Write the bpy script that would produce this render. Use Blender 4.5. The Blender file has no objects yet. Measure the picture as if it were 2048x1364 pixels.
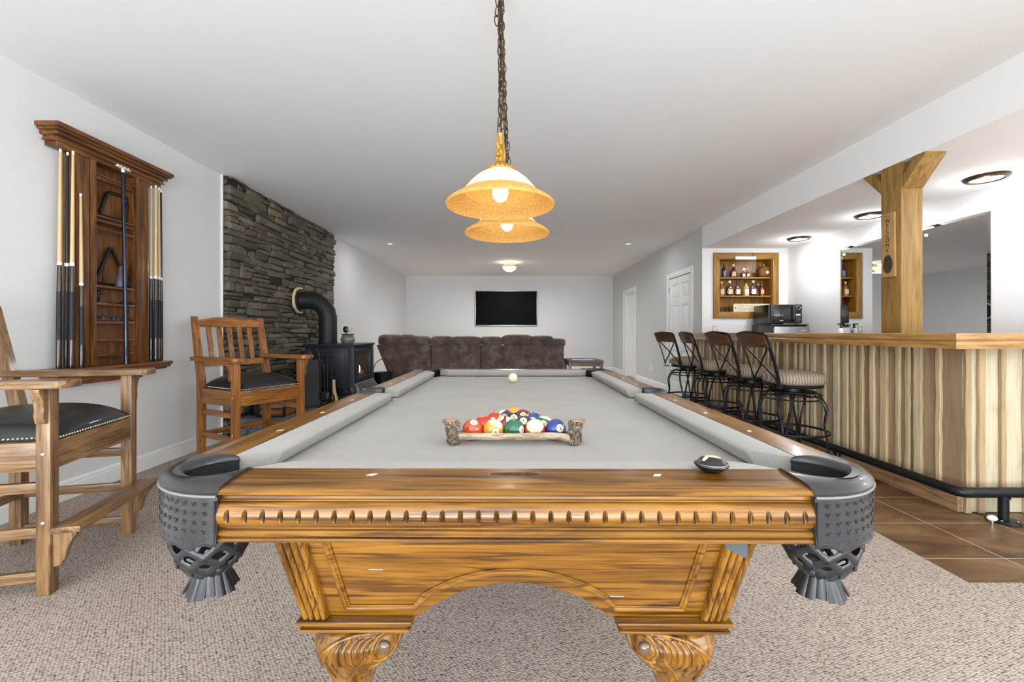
import bpy, bmesh, math, random
from math import sin, cos, pi, radians, sqrt
from mathutils import Vector, Matrix, Euler

random.seed(7)
SC = bpy.context.scene
COL = SC.collection

# ---------------------------------------------------------------- camera
F = 870.0                       # focal length in pixels of the 2048 px frame
EYE = 1.09
cam_data = bpy.data.cameras.new('camera')
cam = bpy.data.objects.new('camera', cam_data)
COL.objects.link(cam)
cam.location = (0, 0, EYE)
cam.rotation_euler = (pi / 2, 0, 0)
cam_data.sensor_width = 36
cam_data.lens = 36 * F / 2048
cam_data.shift_x = 5 / 2048
cam_data.shift_y = -17 / 2048
cam_data.clip_start = 0.02
cam_data.clip_end = 100
SC.camera = cam

# ---------------------------------------------------------------- exposure / world / large lights
SC.view_settings.view_transform = 'Standard'
SC.view_settings.look = 'None'
SC.view_settings.gamma = 1
SC.view_settings.use_curve_mapping = False
SC.view_settings.exposure = 0.06
SC.cycles.use_denoising = True
SC.cycles.max_bounces = 14
SC.cycles.diffuse_bounces = 12
SC.cycles.glossy_bounces = 4
SC.cycles.transmission_bounces = 8
SC.cycles.transparent_max_bounces = 8
SC.cycles.sample_clamp_indirect = 8
SC.cycles.caustics_reflective = False
SC.cycles.caustics_refractive = False

W = bpy.data.worlds.new('daylight')
SC.world = W
W.use_nodes = True
W.node_tree.nodes['Background'].inputs[0].default_value = (0.85, 0.93, 1.0, 1)
W.node_tree.nodes['Background'].inputs[1].default_value = 1.2

# room measures
XL, XR, YB, YF, ZC = -2.90, 2.90, 12.2, -3.6, 2.675
XB, YN, ZB = 4.19, 6.55, 2.357       # bar recess: right wall, end wall, lower ceiling


def area(name, loc, rot, sx, sy, power, color=(1, 1, 1), spread=180):
    d = bpy.data.lights.new(name, 'AREA')
    d.shape = 'RECTANGLE'
    d.size, d.size_y = sx, sy
    d.energy = power
    d.color = color
    d.spread = radians(spread)
    o = bpy.data.objects.new(name, d)
    COL.objects.link(o)
    o.location = loc
    o.rotation_euler = rot
    return o


def point(name, loc, power, color=(1, .8, .55), r=.03, parent=None):
    d = bpy.data.lights.new(name, 'POINT')
    d.energy = power
    d.color = color
    d.shadow_soft_size = r
    o = bpy.data.objects.new(name, d)
    COL.objects.link(o)
    o.location = loc
    if parent: o.parent = parent
    return o


FILL_TINT = (0.86, 0.94, 1.0)
# fill light standing in for daylight at added, unseen glass doors behind the camera
area('fill_rear_doors', (-0.6, YF + .12, 1.15), (pi / 2, 0, 0), 4.2, 2.1, 78, FILL_TINT)
# added uplight that brightens the ceiling; no paving stands outside the doors
area('fill_uplight', (-0.6, YF + .35, .60), (pi / 2 + radians(48), 0, 0), 4.2, 1.0, 310, FILL_TINT)
area('daylight_bar_window', (3.3, YF + .3, 1.30), (pi / 2 + radians(38), 0, 0), 1.4, 1.2, 60, FILL_TINT)  # added fill by the unseen rear window, tilted up to lift the bar ceiling
# fill light at an added side window, brightening the left wall
area('daylight_side_window', (XB - .12, -1.6, 1.35), (pi / 2 + radians(15), 0, pi / 2), 2.4, 1.6, 95, FILL_TINT)

# ---------------------------------------------------------------- mesh builder


class MB:
    def __init__(s):
        s.bm = bmesh.new()
        s.M = Matrix.Identity(4)

    def _add(s, tmp, M=None):
        me = bpy.data.meshes.new('tmp')
        tmp.to_mesh(me)
        tmp.free()
        me.transform(s.M @ (M or Matrix.Identity(4)))
        s.bm.from_mesh(me)
        bpy.data.meshes.remove(me)
        return s

    def box(s, lo, hi, bev=0.0, seg=2, M=None):
        t = bmesh.new()
        bmesh.ops.create_cube(t, size=1)
        lo, hi = Vector(lo), Vector(hi)
        for v in t.verts:
            v.co = Vector([lo[i] + (v.co[i] + .5) * (hi[i] - lo[i]) for i in range(3)])
        if bev > 0:
            bmesh.ops.bevel(t, geom=list(t.edges), offset=bev, segments=seg, profile=.6, affect='EDGES')
        return s._add(t, M)

    def cbox(s, c, size, bev=0.0, seg=2, M=None):
        c = Vector(c); h = Vector(size) / 2
        return s.box(c - h, c + h, bev, seg, M)

    def hexa(s, b, t_):
        """bottom four corners and top four corners, same winding"""
        t = bmesh.new()
        vb = [t.verts.new(p) for p in b]
        vt = [t.verts.new(p) for p in t_]
        t.faces.new(vb[::-1]); t.faces.new(vt)
        n = len(b)
        for i in range(n):
            j = (i + 1) % n
            t.faces.new((vb[i], vb[j], vt[j], vt[i]))
        bmesh.ops.recalc_face_normals(t, faces=t.faces)
        return s._add(t)

    def bar(s, a, b, w, d, up=(0, 0, 1), bev=0.0, w2=None, d2=None):
        """rectangular bar from a to b, w along side, d along up-ish"""
        a, b = Vector(a), Vector(b)
        dr = (b - a).normalized()
        up = Vector(up)
        if abs(dr.dot(up)) > .98: up = Vector((1, 0, 0)) if abs(dr.x) < .9 else Vector((0, 1, 0))
        sd = dr.cross(up).normalized()
        u = sd.cross(dr).normalized()
        w2 = w2 or w; d2 = d2 or d
        t = bmesh.new()
        r = []
        for p, ww, dd in ((a, w, d), (b, w2, d2)):
            r.append([t.verts.new(p + sd * x * ww / 2 + u * y * dd / 2) for x, y in ((-1, -1), (1, -1), (1, 1), (-1, 1))])
        t.faces.new(r[0][::-1]); t.faces.new(r[1])
        for i in range(4):
            j = (i + 1) % 4
            t.faces.new((r[0][i], r[0][j], r[1][j], r[1][i]))
        bmesh.ops.recalc_face_normals(t, faces=t.faces)
        if bev > 0:
            bmesh.ops.bevel(t, geom=list(t.edges), offset=bev, segments=2, profile=.6, affect='EDGES')
        return s._add(t)

    def prism(s, pts, lo, hi, axis='Z', bev=0.0, seg=2, inset=None):
        t = bmesh.new()

        def P(p, h):
            if axis == 'Z': return (p[0], p[1], h)
            if axis == 'Y': return (p[0], h, p[1])
            return (h, p[0], p[1])
        a = [t.verts.new(P(p, lo)) for p in pts]
        b = [t.verts.new(P(p, hi)) for p in (inset or pts)]
        t.faces.new(a[::-1]); t.faces.new(b)
        n = len(pts)
        for i in range(n):
            j = (i + 1) % n
            t.faces.new((a[i], a[j], b[j], b[i]))
        bmesh.ops.recalc_face_normals(t, faces=t.faces)
        if bev > 0:
            ed = [e for e in t.edges if e.calc_face_angle(0) > radians(25)]
            bmesh.ops.bevel(t, geom=ed, offset=bev, segments=seg, profile=.6, affect='EDGES')
        return s._add(t)

    def tube(s, path, r, n=8, closed=False, caps=True, flat=None, up=(0, 0, 1)):
        """round (or elliptical: flat=(rw, rh)) tube along points; r may be a list"""
        P = [Vector(p) for p in path]
        m = len(P)
        rs = r if isinstance(r, (list, tuple)) else [r] * m
        t = bmesh.new()
        rings = []
        prev = None
        for i, p in enumerate(P):
            if closed: d = P[(i + 1) % m] - P[i - 1]
            else: d = P[min(i + 1, m - 1)] - P[max(i - 1, 0)]
            if d.length < 1e-9: d = Vector((0, 0, 1))
            d.normalize()
            if prev is None:
                u = Vector(up)
                if abs(d.dot(u)) > .95: u = Vector((1, 0, 0)) if abs(d.x) < .9 else Vector((0, 1, 0))
            else: u = prev
            sd = d.cross(u)
            if sd.length < 1e-6: sd = d.orthogonal()
            sd.normalize()
            u = sd.cross(d).normalized()
            prev = u
            ring = []
            for k in range(n):
                a = 2 * pi * k / n
                rw, rh = (rs[i], rs[i]) if flat is None else (flat[0] * rs[i], flat[1] * rs[i])
                ring.append(t.verts.new(p + sd * cos(a) * rw + u * sin(a) * rh))
            rings.append(ring)
        for i in range(m if closed else m - 1):
            A, B = rings[i], rings[(i + 1) % m]
            for k in range(n):
                l = (k + 1) % n
                t.faces.new((A[k], A[l], B[l], B[k]))
        if caps and not closed:
            t.faces.new(rings[0][::-1]); t.faces.new(rings[-1])
        bmesh.ops.recalc_face_normals(t, faces=t.faces)
        return s._add(t)

    def lathe(s, prof, c=(0, 0, 0), n=24, M=None, a0=0.0, a1=2 * pi, closed_prof=False):
        """revolve (r, z) profile about z through c"""
        t = bmesh.new()
        full = abs(a1 - a0 - 2 * pi) < 1e-6
        cols = n if full else n + 1
        g = []
        for i in range(cols):
            a = a0 + (a1 - a0) * i / n
            g.append([t.verts.new((c[0] + r * cos(a), c[1] + r * sin(a), c[2] + z)) for r, z in prof])
        m = len(prof)
        for i in range(n):
            A, B = g[i], g[(i + 1) % cols]
            for k in range(m if closed_prof else m - 1):
                l = (k + 1) % m
                t.faces.new((A[k], B[k], B[l], A[l]))
        bmesh.ops.remove_doubles(t, verts=t.verts, dist=1e-6)
        bad = [f for f in t.faces if f.calc_area() < 1e-12]
        if bad: bmesh.ops.delete(t, geom=bad, context='FACES')
        if full and not closed_prof:
            bmesh.ops.holes_fill(t, edges=[e for e in t.edges if e.is_boundary], sides=0) if False else None
        bmesh.ops.recalc_face_normals(t, faces=t.faces)
        return s._add(t, M)

    def cyl(s, a, b, r, n=20, r2=None):
        return s.tube([a, b], [r, r if r2 is None else r2], n=n)

    def ell(s, c, rad, e=2.0, seg=24, rings=14, M=None):
        """(super)ellipsoid"""
        t = bmesh.new()
        bmesh.ops.create_uvsphere(t, u_segments=seg, v_segments=rings, radius=1)
        if isinstance(rad, (int, float)): rad = (rad,) * 3
        for v in t.verts:
            p = v.co
            if e != 2.0:
                k = (abs(p.x) ** e + abs(p.y) ** e + abs(p.z) ** e) ** (1 / e)
                p = p / k
            v.co = Vector((c[0] + p.x * rad[0], c[1] + p.y * rad[1], c[2] + p.z * rad[2]))
        return s._add(t, M)

    def grid(s, fn, nu, nv, thick=0.0, closed_u=False):
        t = bmesh.new()
        g = [[t.verts.new(fn(i / nu, j / nv)) for j in range(nv + 1)] for i in range(nu + (0 if closed_u else 1))]
        for i in range(nu):
            A = g[i]; B = g[(i + 1) % len(g)]
            for j in range(nv):
                t.faces.new((A[j], B[j], B[j + 1], A[j + 1]))
        bmesh.ops.recalc_face_normals(t, faces=t.faces)
        if thick:
            bmesh.ops.solidify(t, geom=list(t.faces), thickness=thick)
        return s._add(t)

    def build(s, name, mat, parent=None, loc=None, smooth=38, rot=None):
        for f in s.bm.faces: f.smooth = True
        th = radians(smooth)
        for e in s.bm.edges:
            if len(e.link_faces) == 2 and e.calc_face_angle(0) > th: e.smooth = False
        me = bpy.data.meshes.new(name)
        s.bm.to_mesh(me); s.bm.free()
        me.materials.append(mat)
        o = bpy.data.objects.new(name, me)
        COL.objects.link(o)
        if parent is not None: o.parent = parent
        if loc is not None: o.location = loc
        if rot is not None: o.rotation_euler = rot
        return o


def tag(o, label, cat, group=None):
    o['label'] = label; o['category'] = cat
    if group: o['group'] = group
    return o


def thing(name, label, cat, loc=(0, 0, 0), rz=0, group=None):
    o = bpy.data.objects.new(name, None)
    o.empty_display_size = .1
    COL.objects.link(o)
    o.location = loc; o.rotation_euler = (0, 0, rz)
    return tag(o, label, cat, group)


def struct(o):
    o['kind'] = 'structure'
    return o


def lab(o, label):
    o['label'] = label
    return o


def copy_tree(o, parent=None):
    c = o.copy(); COL.objects.link(c)
    if parent is not None: c.parent = parent
    for ch in list(o.children): copy_tree(ch, c)
    return c


def text_mesh(s, size, extrude=.0006, align='CENTER'):
    cu = bpy.data.curves.new('t', 'FONT')
    cu.body = s; cu.size = size; cu.align_x = align; cu.align_y = 'CENTER'; cu.extrude = extrude
    to = bpy.data.objects.new('t', cu); COL.objects.link(to)
    dg = bpy.context.evaluated_depsgraph_get(); dg.update()
    me = bpy.data.meshes.new_from_object(to.evaluated_get(dg))
    bpy.data.objects.remove(to); bpy.data.curves.remove(cu)
    return me


def text_obj(name, s, size, mat, parent, M, extrude=.0006):
    me = text_mesh(s, size, extrude)
    me.transform(M)
    me.materials.clear(); me.materials.append(mat)
    o = bpy.data.objects.new(name, me); COL.objects.link(o)
    o.parent = parent
    return o


# ---------------------------------------------------------------- materials


def srgb(c):
    if max(c) > 1.01: c = [x / 255 for x in c]
    return tuple((x / 12.92 if x <= .04045 else ((x + .055) / 1.055) ** 2.4) for x in c) + (1,)


class NT:
    def __init__(s, name):
        s.m = bpy.data.materials.new(name); s.m.use_nodes = True
        s.t = s.m.node_tree; s.b = s.t.nodes['Principled BSDF']

    def n(s, typ, **kw):
        x = s.t.nodes.new(typ)
        for k, v in kw.items():
            if k in x.inputs: x.inputs[k].default_value = v
            else: setattr(x, k, v)
        return x

    def l(s, a, b): s.t.links.new(a, b)

    def coords(s, scale=(1, 1, 1), rot=(0, 0, 0), kind='Object'):
        tc = s.n('ShaderNodeTexCoord'); mp = s.n('ShaderNodeMapping')
        mp.inputs['Scale'].default_value = scale; mp.inputs['Rotation'].default_value = rot
        s.l(tc.outputs[kind], mp.inputs[0])
        return mp.outputs[0]

    def noise(s, v, scale, detail=4, rough=.55, dist=0.0):
        x = s.n('ShaderNodeTexNoise')
        x.inputs['Scale'].default_value = scale; x.inputs['Detail'].default_value = detail
        x.inputs['Roughness'].default_value = rough; x.inputs['Distortion'].default_value = dist
        s.l(v, x.inputs['Vector'])
        return x.outputs['Fac']

    def ramp(s, f, stops):
        x = s.n('ShaderNodeValToRGB')
        e = x.color_ramp.elements
        while len(e) < len(stops): e.new(.5)
        for i, (p, c) in enumerate(stops):
            e[i].position = p
            e[i].color = c if len(c) == 4 else srgb(c)
        s.l(f, x.inputs[0])
        return x.outputs[0]

    def mix(s, f, a, b, mode='MIX'):
        x = s.n('ShaderNodeMix'); x.data_type = 'RGBA'; x.blend_type = mode
        for v, i in ((f, 0), (a, 6), (b, 7)):
            if isinstance(v, (int, float)): x.inputs[i].default_value = v
            elif isinstance(v, tuple): x.inputs[i].default_value = v
            else: s.l(v, x.inputs[i])
        return x.outputs[2]

    def bump(s, h, strength=.3, dist=.002):
        x = s.n('ShaderNodeBump'); x.inputs['Strength'].default_value = strength
        x.inputs['Distance'].default_value = dist
        s.l(h, x.inputs['Height']); s.l(x.outputs[0], s.b.inputs['Normal'])

    def set(s, **kw):
        for k, v in kw.items():
            k = k.replace('_', ' ')
            s.b.inputs[k].default_value = v
        return s


def plain(name, col, rough=.5, metal=0, var=.04, nscale=30, bump=0, coat=0, spec=.5, alpha=None):
    m = NT(name)
    v = m.coords()
    f = m.noise(v, nscale, 3)
    c = srgb(col)
    a = tuple(x * (1 - var) for x in c[:3]) + (1,); b = tuple(min(1, x * (1 + var)) for x in c[:3]) + (1,)
    m.l(m.ramp(f, [(.3, a), (.7, b)]), m.b.inputs['Base Color'])
    m.set(Roughness=rough, Metallic=metal)
    m.b.inputs['Coat Weight'].default_value = coat
    m.b.inputs['Specular IOR Level'].default_value = spec
    if bump: m.bump(f, bump, .002)
    return m.m


def wood(name, dark, mid, light, axis='X', k=1.0, rough=.35, coat=.0, pore=.5, lo=.3, hi=.72, bumps=.12):
    m = NT(name)
    i = 'XYZ'.index(axis)
    sc = [12 * k] * 3; sc[i] = 1.1 * k
    v = m.coords(sc)
    f = m.noise(v, 1.7, 7, .6, 1.3)
    base = m.ramp(f, [(lo, dark), ((lo + hi) / 2, mid), (hi, light)])
    sc2 = [72 * k] * 3; sc2[i] = 2.4 * k
    v2 = m.coords(sc2)
    f2 = m.noise(v2, 1.0, 3, .5, .9)
    lines = m.ramp(f2, [(.38, (.25, .17, .10, 1)), (.455, (1, 1, 1, 1))])
    sc3 = [190 * k] * 3; sc3[i] = 7 * k
    v3 = m.coords(sc3)
    f3 = m.noise(v3, 1.0, 2, .5, 0)
    pores = m.ramp(f3, [(.36, (.42, .34, .28, 1)), (.48, (1, 1, 1, 1))])
    c = m.mix(pore, base, lines, 'MULTIPLY')
    c = m.mix(pore * .75, c, pores, 'MULTIPLY')
    m.l(c, m.b.inputs['Base Color'])
    m.set(Roughness=rough)
    m.b.inputs['Coat Weight'].default_value = coat
    m.b.inputs['Coat Roughness'].default_value = .12
    if bumps: m.bump(f3, bumps, .0015)
    return m.m


def woods(name, *a, **kw):
    return {ax: wood(name + '_' + ax.lower(), *a, axis=ax, **kw) for ax in 'XYZ'}


OAK = woods('golden_oak', (86, 52, 8), (130, 86, 22), (158, 110, 40), rough=.30, coat=.2, pore=.8)
OAKC = woods('chair_oak', (92, 54, 16), (146, 90, 34), (176, 120, 56), rough=.35, coat=.2, pore=.5, k=1.2)
OAKD = woods('weathered_oak', (92, 64, 40), (138, 104, 68), (170, 136, 98), rough=.4, coat=.15, pore=.6, k=1.1)
DARKW = woods('rack_oak', (66, 36, 12), (112, 68, 28), (146, 98, 48), rough=.35, coat=.25, pore=.5)
PINE = woods('knotty_pine', (118, 84, 34), (148, 113, 54), (168, 134, 76), rough=.55, pore=.3, k=.8)
AMBERP = woods('amber_pine', (116, 76, 16), (156, 108, 30), (180, 134, 52), rough=.5, pore=.3, k=.8)
BART = woods('bar_top_wood', (132, 92, 42), (170, 126, 68), (194, 152, 92), rough=.3, coat=.3, pore=.35)
BROWNB = [wood('barn_board_%s' % n, a, b, c, 'Z', rough=.75, pore=.35, k=.7, lo=.25, hi=.75) for n, a, b, c in
          (('umber', (110, 80, 54), (158, 126, 94), (190, 162, 128)),
           ('tan', (128, 98, 68), (176, 146, 110), (202, 178, 144)),
           ('grey', (116, 92, 74), (164, 138, 114), (196, 172, 144)))]
CREAMB = [wood('pale_board_%s' % n, a, b, c, 'Z', rough=.75, pore=.25, k=.7, lo=.2, hi=.7) for n, a, b, c in
          (('cream', (158, 134, 104), (212, 194, 158), (228, 214, 184)),
           ('sap', (172, 142, 96), (218, 198, 156), (232, 218, 184)))]
DOORSILL = PINE

WALL = plain('wall_paint_grey', (222, 222, 221), .9, var=.008, nscale=60, bump=.05, spec=.2)
WALLB = plain('wall_paint_white', (232, 232, 232), .9, var=.006, nscale=60, spec=.2)
CEIL = plain('ceiling_paint', (240, 240, 240), .95, var=.008, nscale=90, bump=.05, spec=.15)
TRIM = plain('white_trim', (236, 236, 234), .45, var=.01)
BLACKM = plain('black_iron', (26, 26, 30), .38, metal=.4, var=.15, bump=.05)
CAST = plain('cast_iron', (44, 46, 55), .38, metal=.3, var=.2, nscale=40, bump=.15)
PIPE = plain('stove_pipe_black', (33, 33, 34), .55, metal=.2, var=.1)
STEEL = plain('brushed_steel', (178, 180, 184), .3, metal=1, var=.03)
CHROME = plain('chrome', (210, 210, 214), .12, metal=1, var=.01)
BRASS = plain('antique_nail', (206, 196, 170), .3, metal=.9, var=.05)
BRONZE = plain('dark_bronze', (66, 46, 28), .4, metal=.7, var=.2)
GOLD = plain('gilt_bronze', (172, 128, 52), .4, metal=.6, var=.3, nscale=60, bump=.3)
CHAINM = plain('chain_bronze', (70, 56, 40), .45, metal=.6, var=.25)
BLACKP = plain('black_plastic', (14, 14, 15), .25, var=.05, coat=.3)
GREYP = plain('dark_grey_glass', (44, 46, 44), .15, var=.05, coat=.5)
WHITEP = plain('white_plastic', (238, 238, 236), .4, var=.01)
CREAMP = plain('almond_plastic', (208, 192, 160), .4, var=.02)
RUBBERW = plain('white_rubber', (225, 225, 225), .6)
NAVY = plain('blue_black_metal', (26, 32, 50), .25, metal=.5, var=.05, coat=.3)
INK = plain('black_ink', (22, 20, 18), .7)
INKR = plain('brown_ink', (70, 48, 30), .7)
WHITEI = plain('white_enamel', (236, 232, 220), .3)
IVORY = plain('ivory', (232, 224, 196), .12, var=.01, coat=.5)
POTG = plain('glazed_stoneware', (112, 114, 100), .3, var=.3, nscale=40, coat=.4)
LOGP = plain('split_log_ends', (186, 154, 116), .85, var=.2, nscale=50, bump=.4)
BARKW = plain('pale_whittled_wood', (214, 186, 128), .6, var=.1, nscale=20)
SLATE = plain('blue_slate', (112, 114, 126), .5, var=.35, nscale=6, bump=.4)
DUCT = plain('grey_cloth_tape', (104, 114, 120), .7, var=.1)
BRAIN = plain('bronze_grey_fabric', (60, 62, 64), .85, var=.2)


def emis(name, col, strength, base=(255, 255, 255)):
    m = NT(name)
    v = m.coords(); f = m.noise(v, 20, 2)
    m.l(m.ramp(f, [(.3, srgb(base)), (.7, tuple(x * .97 for x in srgb(base)[:3]) + (1,))]), m.b.inputs['Base Color'])
    m.b.inputs['Emission Color'].default_value = srgb(col)
    m.b.inputs['Emission Strength'].default_value = strength
    return m.m


def leather(name, col, rough=.38, sc=220, b=.25, coat=.1):
    m = NT(name)
    v = m.coords()
    vo = m.n('ShaderNodeTexVoronoi'); vo.inputs['Scale'].default_value = sc
    m.l(v, vo.inputs['Vector'])
    f = m.noise(v, 9, 4)
    c = srgb(col)
    m.l(m.ramp(f, [(.3, tuple(x * .8 for x in c[:3]) + (1,)), (.7, tuple(x * 1.25 for x in c[:3]) + (1,))]), m.b.inputs['Base Color'])
    m.set(Roughness=rough); m.b.inputs['Coat Weight'].default_value = coat
    m.bump(vo.outputs['Distance'], b, .0008)
    return m.m


LEATHER = leather('black_seat_leather', (22, 22, 24), .42)
POCKETL = leather('charcoal_pocket_leather', (36, 36, 39), .3, coat=.3)
POCKETD = leather('dark_pocket_leather', (34, 34, 37), .42)
LINER = plain('black_pocket_liner', (12, 12, 13), .6)


def felt():
    m = NT('grey_table_cloth')
    v = m.coords()
    f = m.noise(v, 6, 5); g = m.noise(v, 700, 2)
    c = m.mix(.35, m.ramp(f, [(.3, (147, 144, 139)), (.7, (158, 155, 150))]), m.ramp(g, [(.35, (134, 131, 126)), (.65, (178, 175, 170))]))
    m.l(c, m.b.inputs['Base Color'])
    m.set(Roughness=.95); m.b.inputs['Specular IOR Level'].default_value = .15
    m.b.inputs['Sheen Weight'].default_value = .15
    m.bump(g, .15, .0006)
    return m.m


FELT = felt()


def carpet():
    m = NT('beige_loop_carpet')
    v = m.coords((1, 1.5, 1), (0, 0, radians(-28)))
    vo = m.n('ShaderNodeTexVoronoi'); vo.inputs['Scale'].default_value = 84
    vo.inputs['Randomness'].default_value = .45
    m.l(v, vo.inputs['Vector'])
    big = m.noise(m.coords(), 1.2, 4)
    loops = m.ramp(vo.outputs['Distance'], [(.30, (194, 180, 169)), (.58, (160, 147, 137)), (.8, (72, 62, 56))])
    blotch = m.ramp(big, [(.3, (.86, .84, .83, 1)), (.7, (1, 1, 1, 1))])
    m.l(m.mix(1.0, loops, blotch, 'MULTIPLY'), m.b.inputs['Base Color'])
    m.set(Roughness=1.0); m.b.inputs['Specular IOR Level'].default_value = .1
    inv = m.n('ShaderNodeInvert'); m.l(vo.outputs['Distance'], inv.inputs[1])
    m.bump(inv.outputs[0], .6, .004)
    return m.m


CARPET = carpet()


def tile():
    m = NT('brown_floor_tile')
    tc = m.n('ShaderNodeTexCoord')
    mp = m.n('ShaderNodeMapping'); mp.vector_type = 'POINT'
    mp.inputs['Location'].default_value = (-2.0 / .391, -1.709 / .391, 0)
    mp.inputs['Scale'].default_value = (1 / .391, 1 / .391, 1)
    m.l(tc.outputs['Object'], mp.inputs[0])
    br = m.n('ShaderNodeTexBrick')
    br.offset = 0; br.squash = 1
    br.inputs['Scale'].default_value = 1; br.inputs['Mortar Size'].default_value = .008
    br.inputs['Brick Width'].default_value = 1; br.inputs['Row Height'].default_value = 1
    br.inputs['Mortar Smooth'].default_value = .2
    br.inputs['Color1'].default_value = (.9, .9, .9, 1); br.inputs['Color2'].default_value = (1.1, 1.1, 1.1, 1)
    m.l(mp.outputs[0], br.inputs['Vector'])
    f = m.noise(m.coords((1.2, 3.2, 1)), 1.9, 8, .62, .8)
    c = m.ramp(f, [(.28, (62, 42, 28)), (.48, (104, 76, 50)), (.72, (138, 108, 76))])
    c = m.mix(1.0, c, br.outputs['Color'], 'MULTIPLY')
    c = m.mix(br.outputs['Fac'], c, srgb((190, 168, 138)))
    m.l(c, m.b.inputs['Base Color'])
    m.set(Roughness=.38)
    m.bump(f, .08, .003)
    return m.m


TILE = tile()


def stone():
    m = NT('fieldstone')
    tc = m.coords((.6, 1.6, 6))
    f = m.noise(m.coords((1, 1, 2.4)), 3.2, 6, .6, .4)
    g = m.noise(m.coords(), 38, 6, .65)
    geo = m.n('ShaderNodeNewGeometry')
    isl = m.ramp(geo.outputs['Random Per Island'], [(0, (62, 58, 48)), (.25, (92, 86, 72)), (.5, (112, 104, 88)), (.7, (84, 70, 56)), (.9, (124, 112, 92)), (1, (158, 146, 122))])
    c = m.mix(.4, isl, m.ramp(f, [(.3, (54, 50, 42)), (.55, (100, 94, 78)), (.8, (146, 138, 118))]))
    c = m.mix(.6, c, m.ramp(g, [(.3, (.55, .55, .52, 1)), (.7, (1.25, 1.25, 1.2, 1))]), 'MULTIPLY')
    m.l(c, m.b.inputs['Base Color'])
    m.set(Roughness=.7)
    m.bump(g, .6, .008)
    return m.m


STONE = stone()
MORTAR = plain('dark_mortar', (40, 38, 33), .95, var=.3)


def suede():
    m = NT('brown_microfibre')
    f = m.noise(m.coords(), 5, 6, .6, .5)
    m.l(m.ramp(f, [(.3, (66, 52, 47)), (.5, (96, 79, 73)), (.72, (132, 113, 106))]), m.b.inputs['Base Color'])
    m.set(Roughness=.9); m.b.inputs['Sheen Weight'].default_value = .3
    m.bump(f, .2, .01)
    return m.m


SUEDE = suede()


def zebra():
    m = NT('ribbed_tan_upholstery')
    v = m.coords((1, 1, 1), (0, 0, radians(20)))
    w = m.n('ShaderNodeTexWave'); w.wave_type = 'BANDS'; w.bands_direction = 'X'
    w.inputs['Scale'].default_value = 15; w.inputs['Distortion'].default_value = 2.0
    w.inputs['Detail'].default_value = 2; w.inputs['Detail Scale'].default_value = 1.2
    m.l(v, w.inputs['Vector'])
    g = m.noise(m.coords(), 260, 2)
    c = m.ramp(w.outputs['Fac'], [(.05, (122, 108, 92)), (.4, (154, 139, 119)), (.8, (172, 157, 136))])
    c = m.mix(.35, c, m.ramp(g, [(.35, (.6, .58, .55, 1)), (.65, (1.1, 1.1, 1.1, 1))]), 'MULTIPLY')
    m.l(c, m.b.inputs['Base Color'])
    m.set(Roughness=.95)
    m.bump(w.outputs['Fac'], .4, .003)
    return m.m


ZEBRA = zebra()


def mirror_mat():
    m = NT('mirror_silver')
    f = m.noise(m.coords(), 3, 2)
    m.l(m.ramp(f, [(.3, (.66, .67, .68, 1)), (.7, (.67, .68, .69, 1))]), m.b.inputs['Base Color'])
    m.set(Roughness=.01, Metallic=1)
    return m.m


MIRROR = mirror_mat()


def glass_mat(name, col=(255, 255, 255), rough=.02):
    """thin glass: mostly lets light straight through, with a sharp reflection"""
    m = NT(name)
    t = m.t
    tr = m.n('ShaderNodeBsdfTransparent'); gl = m.n('ShaderNodeBsdfGlossy')
    tr.inputs[0].default_value = srgb(col)
    gl.inputs['Roughness'].default_value = rough
    lw = m.n('ShaderNodeLayerWeight'); lw.inputs[0].default_value = .35
    fr = m.n('ShaderNodeMath'); fr.operation = 'MULTIPLY_ADD'; fr.inputs[1].default_value = .28; fr.inputs[2].default_value = .05
    m.l(lw.outputs['Facing'], fr.inputs[0])
    mx = m.n('ShaderNodeMixShader')
    m.l(fr.outputs[0], mx.inputs[0]); m.l(tr.outputs[0], mx.inputs[1]); m.l(gl.outputs[0], mx.inputs[2])
    out = [n for n in t.nodes if n.type == 'OUTPUT_MATERIAL'][0]
    m.l(mx.outputs[0], out.inputs[0])
    return m.m


GLASS = glass_mat('clear_glass')


def liquor(name, col):
    return plain(name, col, .12, var=.15, nscale=12, coat=.6)


def shade_mat(name, col, glow, col2=None, emit=0.0):
    m = NT(name)
    t = m.t
    f = m.noise(m.coords(), 110, 4, .7)
    c = m.ramp(f, [(.35, srgb(col2 or col)), (.65, srgb(col))])
    df = m.n('ShaderNodeBsdfDiffuse'); tl = m.n('ShaderNodeBsdfTranslucent')
    m.l(c, df.inputs[0]); m.l(c, tl.inputs[0])
    mx = m.n('ShaderNodeMixShader'); mx.inputs[0].default_value = glow
    m.l(df.outputs[0], mx.inputs[1]); m.l(tl.outputs[0], mx.inputs[2])
    g = m.n('ShaderNodeBsdfGlossy'); g.inputs['Roughness'].default_value = .25
    m2 = m.n('ShaderNodeMixShader'); m2.inputs[0].default_value = .05
    m.l(mx.outputs[0], m2.inputs[1]); m.l(g.outputs[0], m2.inputs[2])
    last = m2
    if emit:
        em = m.n('ShaderNodeEmission'); m.l(c, em.inputs[0]); em.inputs[1].default_value = emit
        ad = m.n('ShaderNodeAddShader'); m.l(m2.outputs[0], ad.inputs[0]); m.l(em.outputs[0], ad.inputs[1])
        last = ad
    out = [n for n in t.nodes if n.type == 'OUTPUT_MATERIAL'][0]
    m.l(last.outputs[0], out.inputs[0])
    return m.m

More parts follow.
